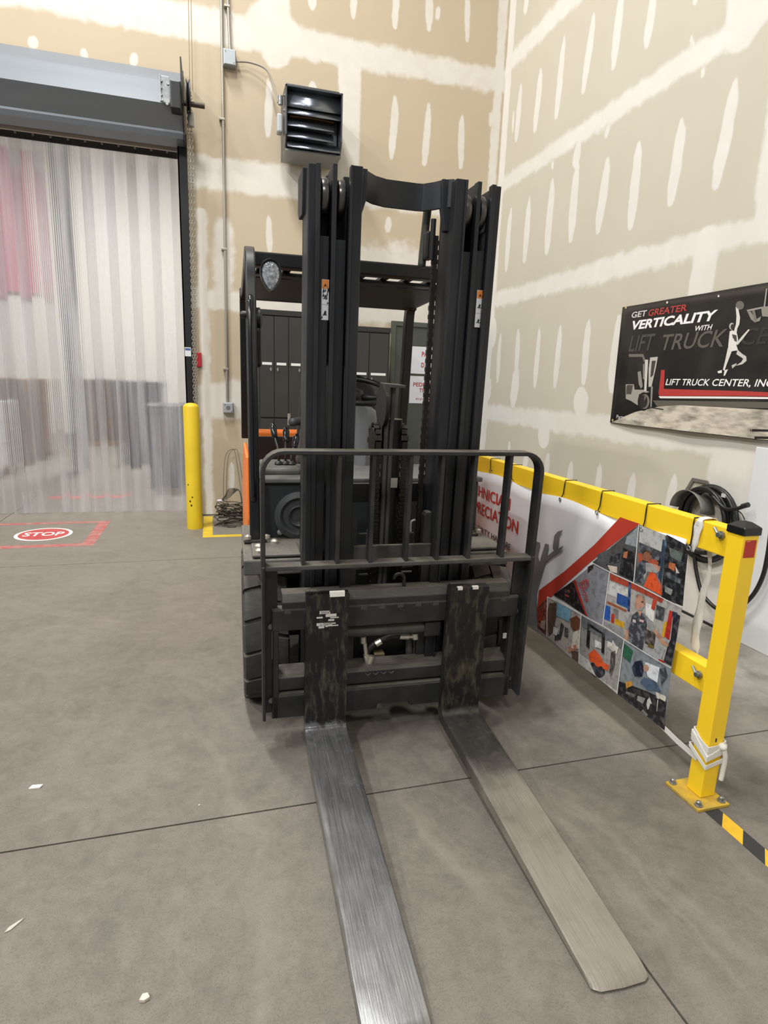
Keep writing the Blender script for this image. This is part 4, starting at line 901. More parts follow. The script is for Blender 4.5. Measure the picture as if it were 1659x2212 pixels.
# body, seat, counterweight
zcwt = .84
bd = cp_(MB().prism([(.82, .28), (2.15, .28), (2.3, .5), (2.3, zcwt-.12), (2.2, zcwt-.02), (1.3, zcwt-.02), (.95, zcwt-.25), (.82, zcwt-.25)], -.53, .55, 'x'), 'body', CHB, bevel=.03)
for sx in (-1, 1):
    a = -.553 if sx < 0 else .553
    zp = K(543, 985, .85)[1]
    cp_(MB().prism([(.78, .3), (2.2, .3), (2.28, .6), (2.28, zcwt-.14), (2.1, zcwt), (1.5, zp if sx < 0 else .8), (.84, zp if sx < 0 else .8), (.78, zp-.3)], min(a, a+sx*.02), max(a, a+sx*.02), 'x'), 'side_panel', ORG, bevel=.008)
cp_(MB().bx(-.53, .55, 1.45, 2.25, zcwt-.045, zcwt), 'counterweight_top', ORG, bevel=.02)
zo = K(600, 932, 2.0)[1]; cp_(MB().bx(-.52, -.12, 1.98, 2.2, zcwt-.02, zo), 'rear_ridge', ORG, bevel=.012)
cp_(MB().bx(-.5, -.12, 1.95, 1.98, zcwt, zo-.03), 'rear_ridge_edge', CHB, bevel=.004)
cp_(MB().prism([(1.15, 1.0), (1.62, .98), (1.62, 1.08), (1.2, 1.12)], -.24, .26, 'x'), 'seat_cushion', mat('seat_vinyl', '1b1c1e', .55), bevel=.03, seg=3)
sb = K(553, 850, 1.6); a = K(553, 900, 1.55)[0]
cp_(MB().prism([(-.25, 1.06), (.27, 1.06), (.24, 1.42), (.15, 1.5), (-.13, 1.5), (-.22, 1.42)], 1.55, 1.66, 'y'), 'seat_back', mat('seat_vinyl', '1b1c1e', .55), bevel=.03, seg=3)
# arm rest, mirror-like pieces beside the seat
ar = K(640, 915, 1.1); cp_(MB().tube(curve_pts([(-.33, 1.05, ar[1]+.01), (-.25, 1.15, ar[1]+.012), (-.15, 1.35, ar[1]-.01)], 5), .022, 10), 'arm_rest', CHG, smooth=True)
pa = K(645, 960, 1.1); cp_(MB().prism([(-.30, zcw), (-.16, zcw), (-.18, ar[1]), (-.27, ar[1]-.02)], 1.05, 1.2, 'y'), 'seat_side_cover', CHG, bevel=.02)
q = K(624, 893, 1.1); cp_(MB().cyl((q[0], 1.08, q[1]-.06), (q[0], 1.08, q[1]), .008, 8), 'hand_grip', SILV)
# ---- overhead guard
GRD = mat('guard_black', '101112', .35, .1, col2='1a1b1d', scale=5)
zr = 2.0; BF, BR_ = .78, 2.02; GA0, GA1 = -.545, .575
for sx, a in ((-1, GA0), (1, GA1)):
    ins = -sx
    # front leg: leans back slightly, rounded into the roof rail
    fa = a if sx < 0 else a-.12
    pth = [(fa, .46, zf+.01), (fa, .50, 1.1), (fa+(a-fa)*.3, .64, 1.75), (fa+(a-fa)*.5, .70, 1.93), (fa+(a-fa)*.7, .78, 2.0), (a, .92, 2.012)]
    pth = curve_pts(pth, 5)
    lg = cp_(MB().sweep(pth, [(-.03, -.022), (.03, -.022), (.03, .022), (-.03, .022)], (1, 0, 0)), 'front_leg', GRD, bevel=.006, smooth=40)
    hb_ = [(a-sx*-.002 + sx*.005, .45, .95), (a+sx*.006, .43, 1.05), (a+sx*.006, .55, 1.65), (a+sx*.003, .62, 1.78)]
    cp_(MB().tube(curve_pts([(fa, .49, .93), (fa-ins*.006, .44, 1.02), (fa-ins*.006, .575, 1.72), (fa, .64, 1.78)], 6), .013, 10), 'grab_bar', GLOSS, lg, smooth=True)
    cp_(MB().bx(fa-.05, fa+.05, .43, .53, zf+.012, zf+.03), 'foot_plate', DUSTY, lg, bevel=.006)
    for dx_ in (-.03, .05): cp_(MB().lathe([(.016, 0), (.016, .014), (.001, .02)], (fa+dx_, .44, zf+.03), 'z', 8), 'bolt', SILV, lg)
    cp_(MB().sweep([(a, .9, 2.012), (a, 1.98, 1.985)], [(-.028, -.022), (.028, -.022), (.028, .022), (-.028, .022)], (1, 0, 0)), 'roof_rail', GRD, bevel=.006)
    cp_(MB().sweep(curve_pts([(a, 1.96, 1.985), (a, 2.03, 1.93), (a, 2.06, 1.6), (a, 2.12, 1.05)], 5), [(-.035, -.03), (.035, -.03), (.035, .03), (-.035, .03)], (1, 0, 0)), 'rear_leg', GRD, bevel=.006, smooth=40)
cp_(MB().bx(GA0, GA1, .86, .93, 1.965, 2.03), 'roof_front_beam', GRD, bevel=.008)
cp_(MB().bx(GA0, GA1, 1.98, 2.03, K(777, 663, 2.0)[1], 2.0), 'roof_rear_beam', GRD, bevel=.008)
for k in range(9):
    a = GA0+.06 + k*(GA1-GA0-.12)/8; cp_(MB().bx(a-.02, a+.02, .93, 2.0, 1.975, 1.992), 'roof_bar', GRD, bevel=.003)
cp_(MB().bx(GA0+.02, GA1-.02, 1.02, 1.10, 1.955, 1.972), 'roof_cross_bar', GRD, bevel=.004)
cp_(MB().bx(GA0+.02, GA1-.02, 1.13, 1.97, 1.955, 1.962), 'roof_panel', BLK)
cp_(MB().lathe([(.004, 0), (.009, -.006), (.001, -.008)], (.05, 1.97, 1.9), 'y', 8), 'screw', SILV)
a, z = K(934, 580, .9); cp_(MB().bx(a-.02, a+.02, .855, .89, z-.02, z+.01), 'bracket', mat('grey_pipe', '8b8b88'), bevel=.003)
# headlight
a, z = K(584, 597, .74)
hl = MB(); out = []
for t in range(20):
    th = 2*pi*t/20; y_ = sin(th); wdt = .048*(1 + .18*y_) if y_ > -.2 else .048*(1+.18*y_)*(1-.35*(-y_-.2))
    out.append((a + cos(th)*wdt, z + y_*.072))
inn = [(a+(p[0]-a)*.78, z+(p[1]-z)*.82) for p in out]
n = 20; hl.add([(p[0], .72, p[1]) for p in out] + [(p[0], .70, p[1]) for p in [(a+(q[0]-a)*.93, z+(q[1]-z)*.94) for q in out]] + [(p[0], .715, p[1]) for p in inn] + [(a+(p[0]-a)*.6, .78, z+(p[1]-z)*.6) for p in out],
    [(j, (j+1) % n, n+(j+1) % n, n+j) for j in range(n)] + [(n+j, n+(j+1) % n, 2*n+(j+1) % n, 2*n+j) for j in range(n)] + [(j, (j+1) % n, 3*n+(j+1) % n, 3*n+j) for j in range(n)] + [tuple(range(3*n, 4*n))])
hh = cp_(hl, 'headlight_housing', BLK, smooth=40)
lens = mat('headlight_lens', 'e3e6ea', .15, .5, col2='8f969c', scale=55, bump=1., amt=.9, det=2)
cp_(MB().add([(p[0], .714, p[1]) for p in inn] + [(a, .705, z)], [(j, (j+1) % n, n) for j in range(n)]), 'headlight_lens', lens, hh, smooth=True)
cp_(MB().cyl((a, .78, z), (a, .82, z+.06), .012, 8), 'lamp_bracket', BLK, hh)
# side mirror arm on the left leg
a, z = K(533, 680, .62); cp_(MB().lathe([(.008, -.03), (.016, -.02), (.016, .01), (.01, .02)], (a, .62, z), 'x', 10), 'mirror_pivot', BLK, smooth=40)
a, z = K(562, 690, .68); cp_(MB().lathe([(.02, -.02), (.05, -.015), (.05, .01), (.02, .02)], (GA0+.03, .68, z), 'x', 16), 'horn', BLK, smooth=40)
a, z = K(563, 745, .66); cp_(MB().bx(GA0+.01, GA0+.042, .60, .68, z-.1, z+.07), 'document_holder', BLK, bevel=.015)
# ================================================================== CABINETS, DOOR AND SIGNS BEHIND THE FORKLIFT
CAB = mat('cabinet_grey', '393836', .5, .1, col2='333230', scale=3)
CABD = mat('cabinet_dark', '2d2d2b', .5, .1)
def cabinet(label, x0, x1, yf, h, nd, zsplit, zlab, labels):
    t = tag(empty('steel_cabinet', ((x0+x1)/2, yf, 0)), label, 'cabinet'); w_ = x1-x0
    MB().bx(-w_/2, w_/2, 0, WY-yf-.03, .03, h).build('body', CABD, t, bevel=.004)
    dw = (w_-.03)/nd
    for k in range(nd):
        for z0, z1 in ((zsplit+.008, h-.06), (.08, zsplit-.008)):
            xa = -w_/2+.015+k*dw+.003; xb = xa+dw-.006
            d = MB().bx(xa, xb, -.016, 0, z0, z1).build('cabinet_door', CAB, t, bevel=.002)
            if z0 > .5:
                if k in labels: MB().bx(xa+.02, xb-.02, -.0175, -.016, zlab-.012, zlab+.012).build('door_label', ink('e4e4e2'), d)
                sd = xb-.03 if k % 2 == 0 else xa+.03
                MB().add([(sd, -.03, zlab-.03), (sd-.011, -.02, zlab-.052), (sd, -.03, zlab-.075), (sd+.011, -.02, zlab-.052), (sd, -.016, zlab-.052)], [(0, 1, 2, 3), (0, 4, 1), (1, 4, 2), (2, 4, 3), (3, 4, 0)]).build('handle', mat('handle_silver', 'c3c3c1', .3, .8), d)
    MB().bx(-w_/2-.004, w_/2+.004, -.018, .0, h-.05, h).build('top_rail', CABD, t, bevel=.003)
    return t
zl = py(595, 786, 6.0).z; zs = py(600, 903, 6.0).z
cabinet('tall dark grey steel cabinet with white door labels behind the control levers', .43, 1.29, 6.0, 2.1, 6, zs, zl, (0, 1, 2, 3, 4, 5))
zl2 = py(800, 808, 6.0).z
cabinet('lower dark grey steel cabinet next to the grey door, behind the steering wheel', 1.31, 1.745, 6.0, 2.0, 2, zs, zl2, (0, 1))
DR = mat('door_grey', '494e48', .5, .1)
d1 = struct(empty('door_1', (2.42, WY, 0)))
dx0, dx1, dz = py(845, 692, WY).x-2.42, .56, py(850, 693, WY-.03).z
MB().prism([(dx0, .0), (dx0+.05, 0), (dx0+.05, dz-.05), (dx1-.05, dz-.05), (dx1-.05, 0), (dx1, 0), (dx1, dz), (dx0, dz)], -.035, .0, 'y').build('door_frame', mat('door_frame_grey', '53584f'and'4c514a', .5), d1, bevel=.003)
MB().bx(dx0+.052, dx1-.052, -.02, -.001, .01, dz-.053).build('door_leaf', DR, d1)
MB().cyl((dx1-.12, -.07, 1.0), (dx1-.12, -.02, 1.0), .02, 12).build('door_handle', GALV, d1)
def sign(label, px, pyt, pyb, w_, lines):
    a = py(px, pyt, WY-.025); b = py(px, pyb, WY-.025)
    t = tag(empty('door_sign', (a.x, WY-.022, b.z)), label, 'sign'); h = a.z-b.z
    MB().bx(0, w_, -.004, 0, 0, h).build('plate', ink('d6d9df'), t, bevel=.002)
    for (s_, x0, x1, z0, z1, bo) in lines: lettering(s_, lambda u, v: (w_*(x0+(x1-x0)*u), -.0046, h*(z0+(z1-z0)*v)), ink('a8353d'), t, bold=bo)
sign('upper white door sign with large red letters', 889.5, 748, 807, .45, [('PA', .27, .43, .64, .82, .03), ('D', .27, .35, .24, .42, .03)])
sign('lower white door sign with red text about pedestrian traffic', 886, 812, 871, .45, [('PEDESTRIAN', .09, .91, .62, .77, .02), ('TRAFFIC', .25, .75, .41, .56, .02), ('AND', .38, .62, .29, .36, 0), ('EQUIPMENT', .18, .82, .12, .20, .01)])
# ================================================================== GUARD RAIL
YEL = mat('rail_yellow', 'f8cf26', .42, col2='efc421', scale=2.5, amt=.5)
PX0, PY0, PS = 1.674, 1.496, .066
gr = tag(empty('guard_rail', (PX0+PS/2, PY0+PS/2, 0)), 'yellow steel guard rail with a square post and two rails', 'guard rail')
def gp(mb, name, mt, par=None, **k):
    o = mb.build(name, mt, **k); o.parent = par or gr
    if not par: o.matrix_parent_inverse = Matrix.Translation(-gr.location)
    return o
ztop = 1.012; RX0, RX1 = 1.687, 1.745; RY1 = 4.3
for y0 in (PY0, RY1):
    po = gp(MB().bx(PX0, PX0+PS, y0, y0+PS, .012, ztop), 'post', YEL, bevel=.004)
    mb = MB(); e = .004
    mb.add([(PX0-e, y0-e, ztop-.012), (PX0+PS+e, y0-e, ztop-.012), (PX0+PS+e, y0+PS+e, ztop-.012), (PX0-e, y0+PS+e, ztop-.012)] + [(PX0-e, y0-e, ztop+.014), (PX0+PS+e, y0-e, ztop+.014), (PX0+PS+e, y0+PS+e, ztop+.014), (PX0-e, y0+PS+e, ztop+.014)] + [(PX0+.018, y0+.018, ztop+.03), (PX0+PS-.018, y0+.018, ztop+.03), (PX0+PS-.018, y0+PS-.018, ztop+.03), (PX0+.018, y0+PS-.018, ztop+.03)],
        [(0, 3, 2, 1)] + [(i, (i+1) % 4, 4+(i+1) % 4, 4+i) for i in range(4)] + [(4+i, 4+(i+1) % 4, 8+(i+1) % 4, 8+i) for i in range(4)] + [(8, 9, 10, 11)])
    gp(mb, 'post_cap', mat('cap_black', '17181a', .35), po, bevel=.003)
    bp_ = gp(MB().bx(PX0-.055, PX0+PS+.02, y0-.05, y0+PS+.045, 0, .012), 'base_plate', mat('plate_yellow', 'cda62c', .6, col2='8f7d4e', scale=14, amt=.7), po, bevel=.002)
    for (dx_, dy) in ((-.035, -.03), (-.035, PS+.03), (PS, -.03)):
        gp(MB().lathe([(.014, 0), (.014, .004), (.009, .005), (.009, .016), (.006, .018), (.001, .02)], (PX0+dx_, y0+dy, .012), 'z', 8), 'anchor_bolt', GALV, po)
tr = gp(MB().bx(RX0, RX1, PY0+PS, RY1, .905, 1.008), 'top_rail', YEL, bevel=.004)
lr = gp(MB().bx(RX0, RX1, PY0+PS, RY1, .392, .492), 'lower_rail', YEL, bevel=.004)
for z, par in ((.98, tr), (.455, lr)):
    y = PY0+PS+.03
    gp(MB().cyl((RX0-.022, y, z), (RX0, y, z), .009, 10), 'rail_bolt', GALV, par); gp(MB().lathe([(.014, -.008), (.014, 0)], (RX0-.004, y, z), 'x', 8), 'nut', GALV, par)
    gp(MB().tube([(RX0-.015, y+.004, z), (RX0-.012, y+.028, z+.02)], .005, 6), 'bolt_tail', GALV, par)
a = pX(1607, 1173, PX0+PS*.5)
st = gp(MB().bx(PX0+.010, PX0+.056, PY0-.0012, PY0-.0002, .925, .985), 'sticker', ink('b3261f'))
gp(MB().bx(PX0+.012, PX0+.03, PY0-.0016, PY0-.0012, .980, .983), 'sticker_print', ink('c99a3a'), st)
gp(MB().bx(PX0+.026, PX0+.031, PY0-.0015, PY0+.0, .238, .252), 'post_slot', BLK)
# zip ties holding the banner
cz6 = crop(1000, 960, .3972)
for k, (x, y0, y1) in enumerate(((155, 70, 140), (270, 105, 190), (560, 195, 292), (760, 255, 362), (1005, 330, 455), (1262, 410, 556))):
    p = pX(*cz6(x, y0), RX0); q = pX(*cz6(x-(25 if k > 1 else 3), y1), RX0-.012); y = p.y
    t = tag(empty('cable_tie', (RX0, y, .905)), ['black cable tie on the top rail farthest from the post, beside the mast', 'second black cable tie from the mast, seen through the load backrest', 'black cable tie just right of the load backrest', 'black cable tie above the white part of the rail banner', 'black cable tie above the top photograph of the rail banner', 'black cable tie nearest the guard rail post'][k], 'cable tie', 'cable ties holding the rail banner')
    def tp_(mb, nm, mt):
        o = mb.build(nm, mt, smooth=True); o.parent = t; o.matrix_parent_inverse = Matrix.Translation(-t.location)
    tp_(MB().tube([(RX1+.003, y, .93), (RX1+.003, y, 1.011), (RX0-.003, y, 1.011), (RX0-.004, y, .99), (RX0-.006, y*.6+q.y*.4, .94), (RX0-.014, q.y, q.z), (RX0-.002, q.y+.003, q.z-.004)], .0026, 6), 'tie_strap', BLK)
    tp_(MB().tube([(RX0-.019, q.y+cos(j*pi/6)*.008, q.z-.006+sin(j*pi/6)*.008) for j in range(12)], .0025, 6, True), 'grommet', GALV)
# ---- banner on the rail
SX = 1.671
def P6(x, y): p = pX(*cz6(x, y), SX); return (p.y, p.z)
vtop = .915; U0, U1 = P6(1165, 860)[0], 3.95
def rpos(u, v, off):
    hang = (vtop-v)/.75
    wv = .006*sin(u*7.3+.6)*hang + .004*sin(u*15+v*6) + .010*sin(hang*2.2)*sin(u*2.1)
    return V((SX + wv - off, u, v))
class RS(Sheet): pass
rb = tag(empty('rail_banner', (SX, 2.8, .15)), 'large printed vinyl banner with red lettering and photographs tied to the yellow rail', 'banner')
rs = Sheet(rpos, None, .0022)
bpts = []; nu, nv = 70, 12
mb = MB()
def bot(u): return .155 + .02*math.sin(u*2.0-2.2) + (.0 if u > 1.9 else -.015)
for i in range(nu+1):
    u = U0 + (U1-U0)*i/nu
    for j in range(nv+1): mb.v.append(rpos(u, bot(u) + (vtop + .012*math.sin(u*8.2) - bot(u))*j/nv, 0))
mb.f = [(i*(nv+1)+j, i*(nv+1)+j+1, (i+1)*(nv+1)+j+1, (i+1)*(nv+1)+j) for i in range(nu) for j in range(nv)]
def rpar(o):
    if o: o.parent = rb; o.matrix_parent_inverse = Matrix.Translation(-rb.location)
    return o
o = rpar(mb.build('vinyl_sheet', mat('vinyl_white', 'd9d8d8', .45, col2='cfcfd2', scale=3), smooth=True)); sm = o.modifiers.new('thick', 'SOLIDIFY'); sm.thickness = .001; sm.offset = 0
def pp(pts, h, nm='print'): return rpar(rs.poly([P6(*p) for p in pts], photo_ink(h) if nm in ('print', 'photograph') else ink(h), None, nm))
def ell(cx, cy, rx, ry, n=12): return [(cx+rx*cos(2*pi*k/n), cy+ry*sin(2*pi*k/n)) for k in range(n)]
# red band and photographs
pp([(860, 395), (968, 432), (830, 540), (700, 640), (480, 835), (408, 905), (420, 795), (560, 690), (720, 545)], 'b03a2c', 'red_band')
ph = dict(a=[(965, 435), (935, 752), (815, 692), (715, 640)], b=[(965, 435), (1232, 553), (1205, 880), (935, 755)], c=[(720, 648), (815, 692), (778, 985), (690, 930), (500, 818), (610, 738)],
          d=[(815, 692), (1203, 885), (1140, 1215), (885, 1060), (775, 985)], e=[(470, 828), (665, 922), (650, 1190), (462, 1045)], f=[(665, 922), (885, 1060), (850, 1355), (650, 1190)], g=[(885, 1060), (1140, 1215), (1095, 1555), (850, 1355)], h=[(412, 890), (470, 828), (462, 1045), (408, 1000)])
for k, h in dict(a='4f4f50', b='6b6866', c='86878c', d='a5a29d', e='a9a39b', f='95928d', g='80868a', h='5a3028').items(): pp(ph[k], h, 'photograph')
for q, h in (
    # top left machine photo
    ([(960, 445), (955, 560), (890, 540), (900, 500)], '8d9396'), ([(880, 560), (940, 590), (932, 745), (860, 705)], '1d1d1e'), ([(820, 600), (870, 590), (860, 640), (790, 660)], '2a2b2d'), ([(800, 655), (850, 665), (850, 700), (815, 690)], 'c9b9aa'), ([(740, 600), (800, 570), (790, 640), (745, 640)], '55585c'), ([(885, 585), (905, 580), (900, 620), (880, 615)], 'b06a4a'),
    # man leaning on an orange hood
    ([(968, 440), (1100, 493), (1092, 590), (962, 530)], 'b5b4b1'), ([(1105, 490), (1232, 553), (1205, 880), (1085, 830)], '1e1f21'), ([(965, 535), (1090, 590), (1085, 640), (960, 600)], '3c3d40'),
    ([(955, 590), (1060, 610), (1085, 660), (960, 650)], 'a8503a'), ([(1040, 610), (1090, 625), (1080, 665), (1035, 650)], '151516'), ([(1085, 515), (1108, 525), (1078, 795), (1058, 785)], '2f3d4c'), ([(1120, 560), (1200, 590), (1190, 640), (1130, 610)], '5f6b66'), ([(1125, 640), (1160, 650), (1155, 690), (1120, 670)], 'b5673f'), ([(1110, 690), (1195, 730), (1190, 760), (1110, 720)], '3d3f42'), ([(1105, 770), (1150, 790), (1140, 820), (1105, 800)], '8d8b88'), ([(1160, 660), (1185, 700), (1165, 700)], 'c9c3bd'),
    ([(950, 650), (985, 625), (1010, 640), (1000, 700), (985, 760), (938, 745)], '34373c'), ([(985, 640), (1040, 650), (1072, 685), (1055, 700), (1005, 690), (985, 750), (960, 745)], '9a9895'), (ell(1003, 607, 24, 30), '8a5b45'), (ell(1003, 592, 25, 17), '3a2a22'), ([(1040, 650), (1075, 665), (1070, 690), (1045, 680)], 'b88a72'), ([(1020, 690), (1050, 705), (1090, 775), (1088, 822), (985, 772)], 'd4552c'), ([(1050, 705), (1075, 740), (1092, 800), (1085, 790)], '6f6f72'),
    # close-up of a grey body panel
    ([(610, 740), (640, 790), (690, 930), (560, 850), (500, 818), (560, 775)], '1f1a1c'), ([(608, 740), (622, 735), (700, 935), (688, 930)], 'a33228'), ([(560, 810), (600, 830), (598, 836), (560, 818)], 'b04a3c'), ([(580, 790), (605, 802), (604, 810), (580, 798)], 'b04a3c'), ([(690, 665), (722, 650), (720, 675), (690, 700)], '26231f'),
    # technician standing in the workshop
    ([(815, 700), (1100, 838), (1090, 862), (1000, 820), (815, 735)], 'a24434'), ([(812, 740), (905, 790), (900, 860), (800, 810)], 'c3c1bd'), ([(850, 805), (905, 832), (900, 890), (845, 862)], '2f4f8c'), ([(800, 850), (895, 900), (893, 912), (798, 862)], '9a5236'), ([(785, 870), (815, 882), (810, 962), (778, 945)], '2c57a0'), ([(830, 890), (855, 900), (850, 970), (820, 955)], '7d7a74'), ([(835, 945), (885, 968), (882, 1000), (835, 975)], 'c89a2c'), ([(820, 920), (835, 925), (830, 975), (815, 965)], 'b0382c'), ([(908, 745), (920, 750), (912, 910), (900, 905)], '23304e'), ([(778, 960), (880, 1005), (885, 1055), (775, 985)], '8d8c8a'),
    ([(1000, 860), (1052, 882), (1046, 965), (1000, 935)], 'd8d6d2'), ([(1060, 870), (1110, 890), (1100, 960), (1055, 945)], '3b3c3f'), ([(1040, 840), (1062, 850), (1048, 905), (1030, 890)], 'b5452f'), ([(1005, 1000), (1060, 1030), (1050, 1110), (1000, 1080)], '3a3431'), ([(1010, 1060), (1110, 1110), (1085, 1178), (1000, 1130)], '9fa0a0'), ([(1020, 1080), (1050, 1095), (1045, 1112), (1015, 1100)], '6e5c30'),
    ([(1135, 900), (1155, 910), (1132, 1062), (1108, 1045)], 'b52f28'), ([(1108, 960), (1122, 966), (1104, 1052), (1090, 1040)], 'cc982a'), ([(1158, 912), (1192, 930), (1172, 1050), (1140, 1205), (1100, 1180), (1125, 1090), (1140, 1060)], '242326'), ([(1150, 905), (1178, 915), (1170, 945), (1148, 935)], '30374c'), ([(1075, 1165), (1105, 1178), (1100, 1190), (1072, 1178)], 'a33026'),
    ([(905, 985), (925, 930), (952, 908), (992, 920), (1012, 965), (1003, 1030), (985, 1125), (912, 1080)], '3c3d42'), ([(888, 990), (905, 935), (928, 922), (912, 990), (905, 1010), (888, 1008)], '8f8e8c'), ([(998, 925), (1030, 955), (1062, 1005), (1040, 1022), (1010, 980)], '8f8e8c'), ([(890, 1008), (906, 1008), (908, 1068), (886, 1060)], 'b98a70'), ([(1045, 1012), (1062, 1004), (1100, 1062), (1130, 1085), (1126, 1100), (1095, 1085)], 'b98a70'),
    (ell(967, 860, 27, 44), 'b88a74'), (ell(967, 826, 24, 14), '8c8178'), ([(948, 885), (968, 880), (986, 886), (978, 905), (956, 902)], '9a9490'), ([(946, 850), (988, 852), (987, 862), (946, 860)], '5b4a40'), ([(955, 905), (980, 908), (970, 935)], 'b88a74'), ([(930, 950), (948, 955), (947, 970), (929, 965)], 'c9b5b2'), ([(968, 950), (992, 956), (991, 968), (967, 962)], 'c9a8a4'),
    # lower left office photo
    ([(520, 858), (606, 900), (596, 965), (515, 930)], '7ba9bf'), ([(478, 862), (500, 862), (522, 905), (505, 980), (520, 1000), (470, 1040), (465, 920)], '5a4638'), (ell(505, 880, 16, 20), '3a2a20'), ([(545, 965), (565, 985), (545, 1060), (505, 1065), (510, 1035), (535, 1030)], '26272a'), ([(500, 990), (530, 1000), (520, 1040), (495, 1030)], 'd3d1cc'), ([(570, 990), (592, 1000), (590, 1050), (568, 1040)], '37393c'), ([(600, 945), (640, 930), (662, 950), (655, 1010), (625, 1015), (605, 985)], '6b4230'), ([(622, 1020), (662, 1000), (652, 1110), (610, 1105)], 'cfc8b8'), ([(590, 1100), (640, 1085), (640, 1115), (595, 1130)], 'b07a62'), ([(610, 1120), (650, 1125), (648, 1185), (615, 1160)], '5a4a3e'),
    # small orange forklift photo
    ([(668, 930), (880, 1062), (868, 1110), (668, 985)], '6b6d70'), ([(800, 1050), (860, 1085), (845, 1140), (795, 1100)], 'c9c4bb'), ([(700, 970), (715, 975), (705, 1110), (690, 1095)], '1c1c1e'), ([(715, 975), (785, 1030), (783, 1042), (712, 992)], '1c1c1e'), ([(770, 1020), (786, 1030), (778, 1140), (764, 1130)], '1c1c1e'), ([(735, 1060), (770, 1080), (765, 1110), (735, 1100)], 'd5d3cf'), ([(698, 1140), (730, 1112), (760, 1150), (775, 1185), (805, 1200), (798, 1228), (735, 1205), (705, 1175)], 'd4552c'), (ell(745, 1235, 38, 34), '26262b'), (ell(745, 1235, 14, 13), '8a8a8c'), (ell(720, 1205, 14, 22), '26262b'), ([(815, 1130), (838, 1120), (835, 1200), (815, 1260), (805, 1240)], '3e3a36'), ([(650, 1130), (700, 1170), (735, 1260), (850, 1340), (850, 1355), (650, 1190)], 'bdbab4'),
    # engine photo
    ([(885, 1080), (935, 1120), (920, 1185), (878, 1150)], '2f5f48'), ([(1000, 1180), (1080, 1212), (1066, 1295), (1015, 1262)], 'd9dce0'), ([(945, 1180), (985, 1172), (995, 1215), (985, 1262), (945, 1260), (930, 1215)], '1c2030'), (ell(1008, 1215, 15, 20), 'b58a74'), ([(995, 1265), (1055, 1288), (1085, 1345), (1010, 1335), (975, 1290)], '4f6076'), ([(1080, 1220), (1110, 1210), (1120, 1260), (1085, 1310)], '3b3e42'),
    ([(858, 1285), (930, 1310), (1010, 1342), (1110, 1390), (1097, 1555), (850, 1355)], '1f1e1f'), (ell(1038, 1415, 34, 48), 'c4c0bc'), (ell(1038, 1415, 20, 30), 'a8a4a0'), ([(895, 1290), (930, 1285), (935, 1310), (900, 1325)], 'c08a3c'), ([(1055, 1345), (1110, 1370), (1105, 1400), (1060, 1380)], 'cfc9b8'), ([(960, 1365), (1000, 1380), (985, 1410), (955, 1390)], '8d8a86'), ([(900, 1340), (950, 1360), (940, 1375), (895, 1352)], '6b6864'), ([(985, 1440), (1010, 1470), (1000, 1480), (975, 1450)], '7d7a76'), ([(1070, 1440), (1105, 1450), (1098, 1530), (1080, 1500)], '5b5650'),
    ([(412, 900), (450, 880), (440, 960), (410, 960)], '8a3527'), ([(430, 960), (455, 955), (450, 1010), (425, 995)], '9a8576')): pp(q, h)
def wline(a, b, w_=4):
    d = V((b[0]-a[0], b[1]-a[1])); n = V((-d.y, d.x)).normalized()*w_/2; pp([(a[0]+n.x, a[1]+n.y), (b[0]+n.x, b[1]+n.y), (b[0]-n.x, b[1]-n.y), (a[0]-n.x, a[1]-n.y)], 'd9d7d4', 'white_border')
for a, b in (((965, 435), (935, 755)), ((720, 645), (815, 692)), ((815, 692), (1003, 790)), ((1003, 790), (1203, 886)), ((815, 692), (776, 985)), ((470, 828), (665, 922)), ((665, 922), (776, 985)), ((776, 985), (885, 1060)), ((885, 1060), (1140, 1215)), ((665, 922), (650, 1190)), ((885, 1060), (850, 1355)), ((470, 828), (460, 1045))): wline(a, b)
# grey hand-shaped tree
for q in ([(330, 975), (408, 990), (412, 800), (440, 700), (462, 630), (478, 545), (455, 538), (436, 600), (425, 640), (412, 600), (425, 535), (398, 525), (385, 560), (388, 640), (365, 700), (345, 800)], [(500, 560), (508, 495), (528, 473), (556, 465), (536, 500), (532, 545), (512, 592)], [(455, 620), (500, 583), (560, 550), (548, 575), (505, 605), (462, 640)], [(268, 735), (285, 692), (297, 715), (275, 752)]): pp(q, '6d6c70', 'tree_print')
def rtext(body, a, b, hcrop, col, bold=.0):   # crop coordinates of the baseline ends, cap height in crop pixels at the right end
    A = P6(*a); B = P6(*b); Ht = P6(b[0], b[1]-hcrop)[1] - B[1]; zb = (A[1]+B[1])/2
    rpar(rs.text(body, (A[0], zb), (B[0], zb), Ht, ink(col), None, bold=bold))
uH, uN = P6(78, 262)[0], P6(256, 358)[0]
e = (uH-uN)/7
def rtext_u(body, ul, ur, zb, h, col, bold=.01): rpar(rs.text(body, (ul, zb), (ur, zb), h, ink(col), None, bold=bold))
zN = P6(252, 358)[1]; rtext_u('TECHNICIAN', uN+e*10, uN, zN, P6(252, 290)[1]-zN, 'b5302a', .015)
uR = P6(305, 488)[0]; zR = P6(305, 488)[1]; rtext_u('APPRECIATION', uR+e*12*.98, uR, zR, P6(305, 415)[1]-zR, 'b5302a', .015)
uA0, uA1 = P6(222, 560)[0], P6(264, 576)[0]; zA = P6(262, 576)[1]; rtext_u('ARE', uA0, uA1, zA, P6(262, 540)[1]-zA, '2b2b2d', .005)
uD0, uD1 = P6(50, 475)[0], P6(205, 545)[0]; rtext_u('O DIRTY HAN', uD0, uD1, zA, P6(262, 540)[1]-zA, '2b2b2d', .005)
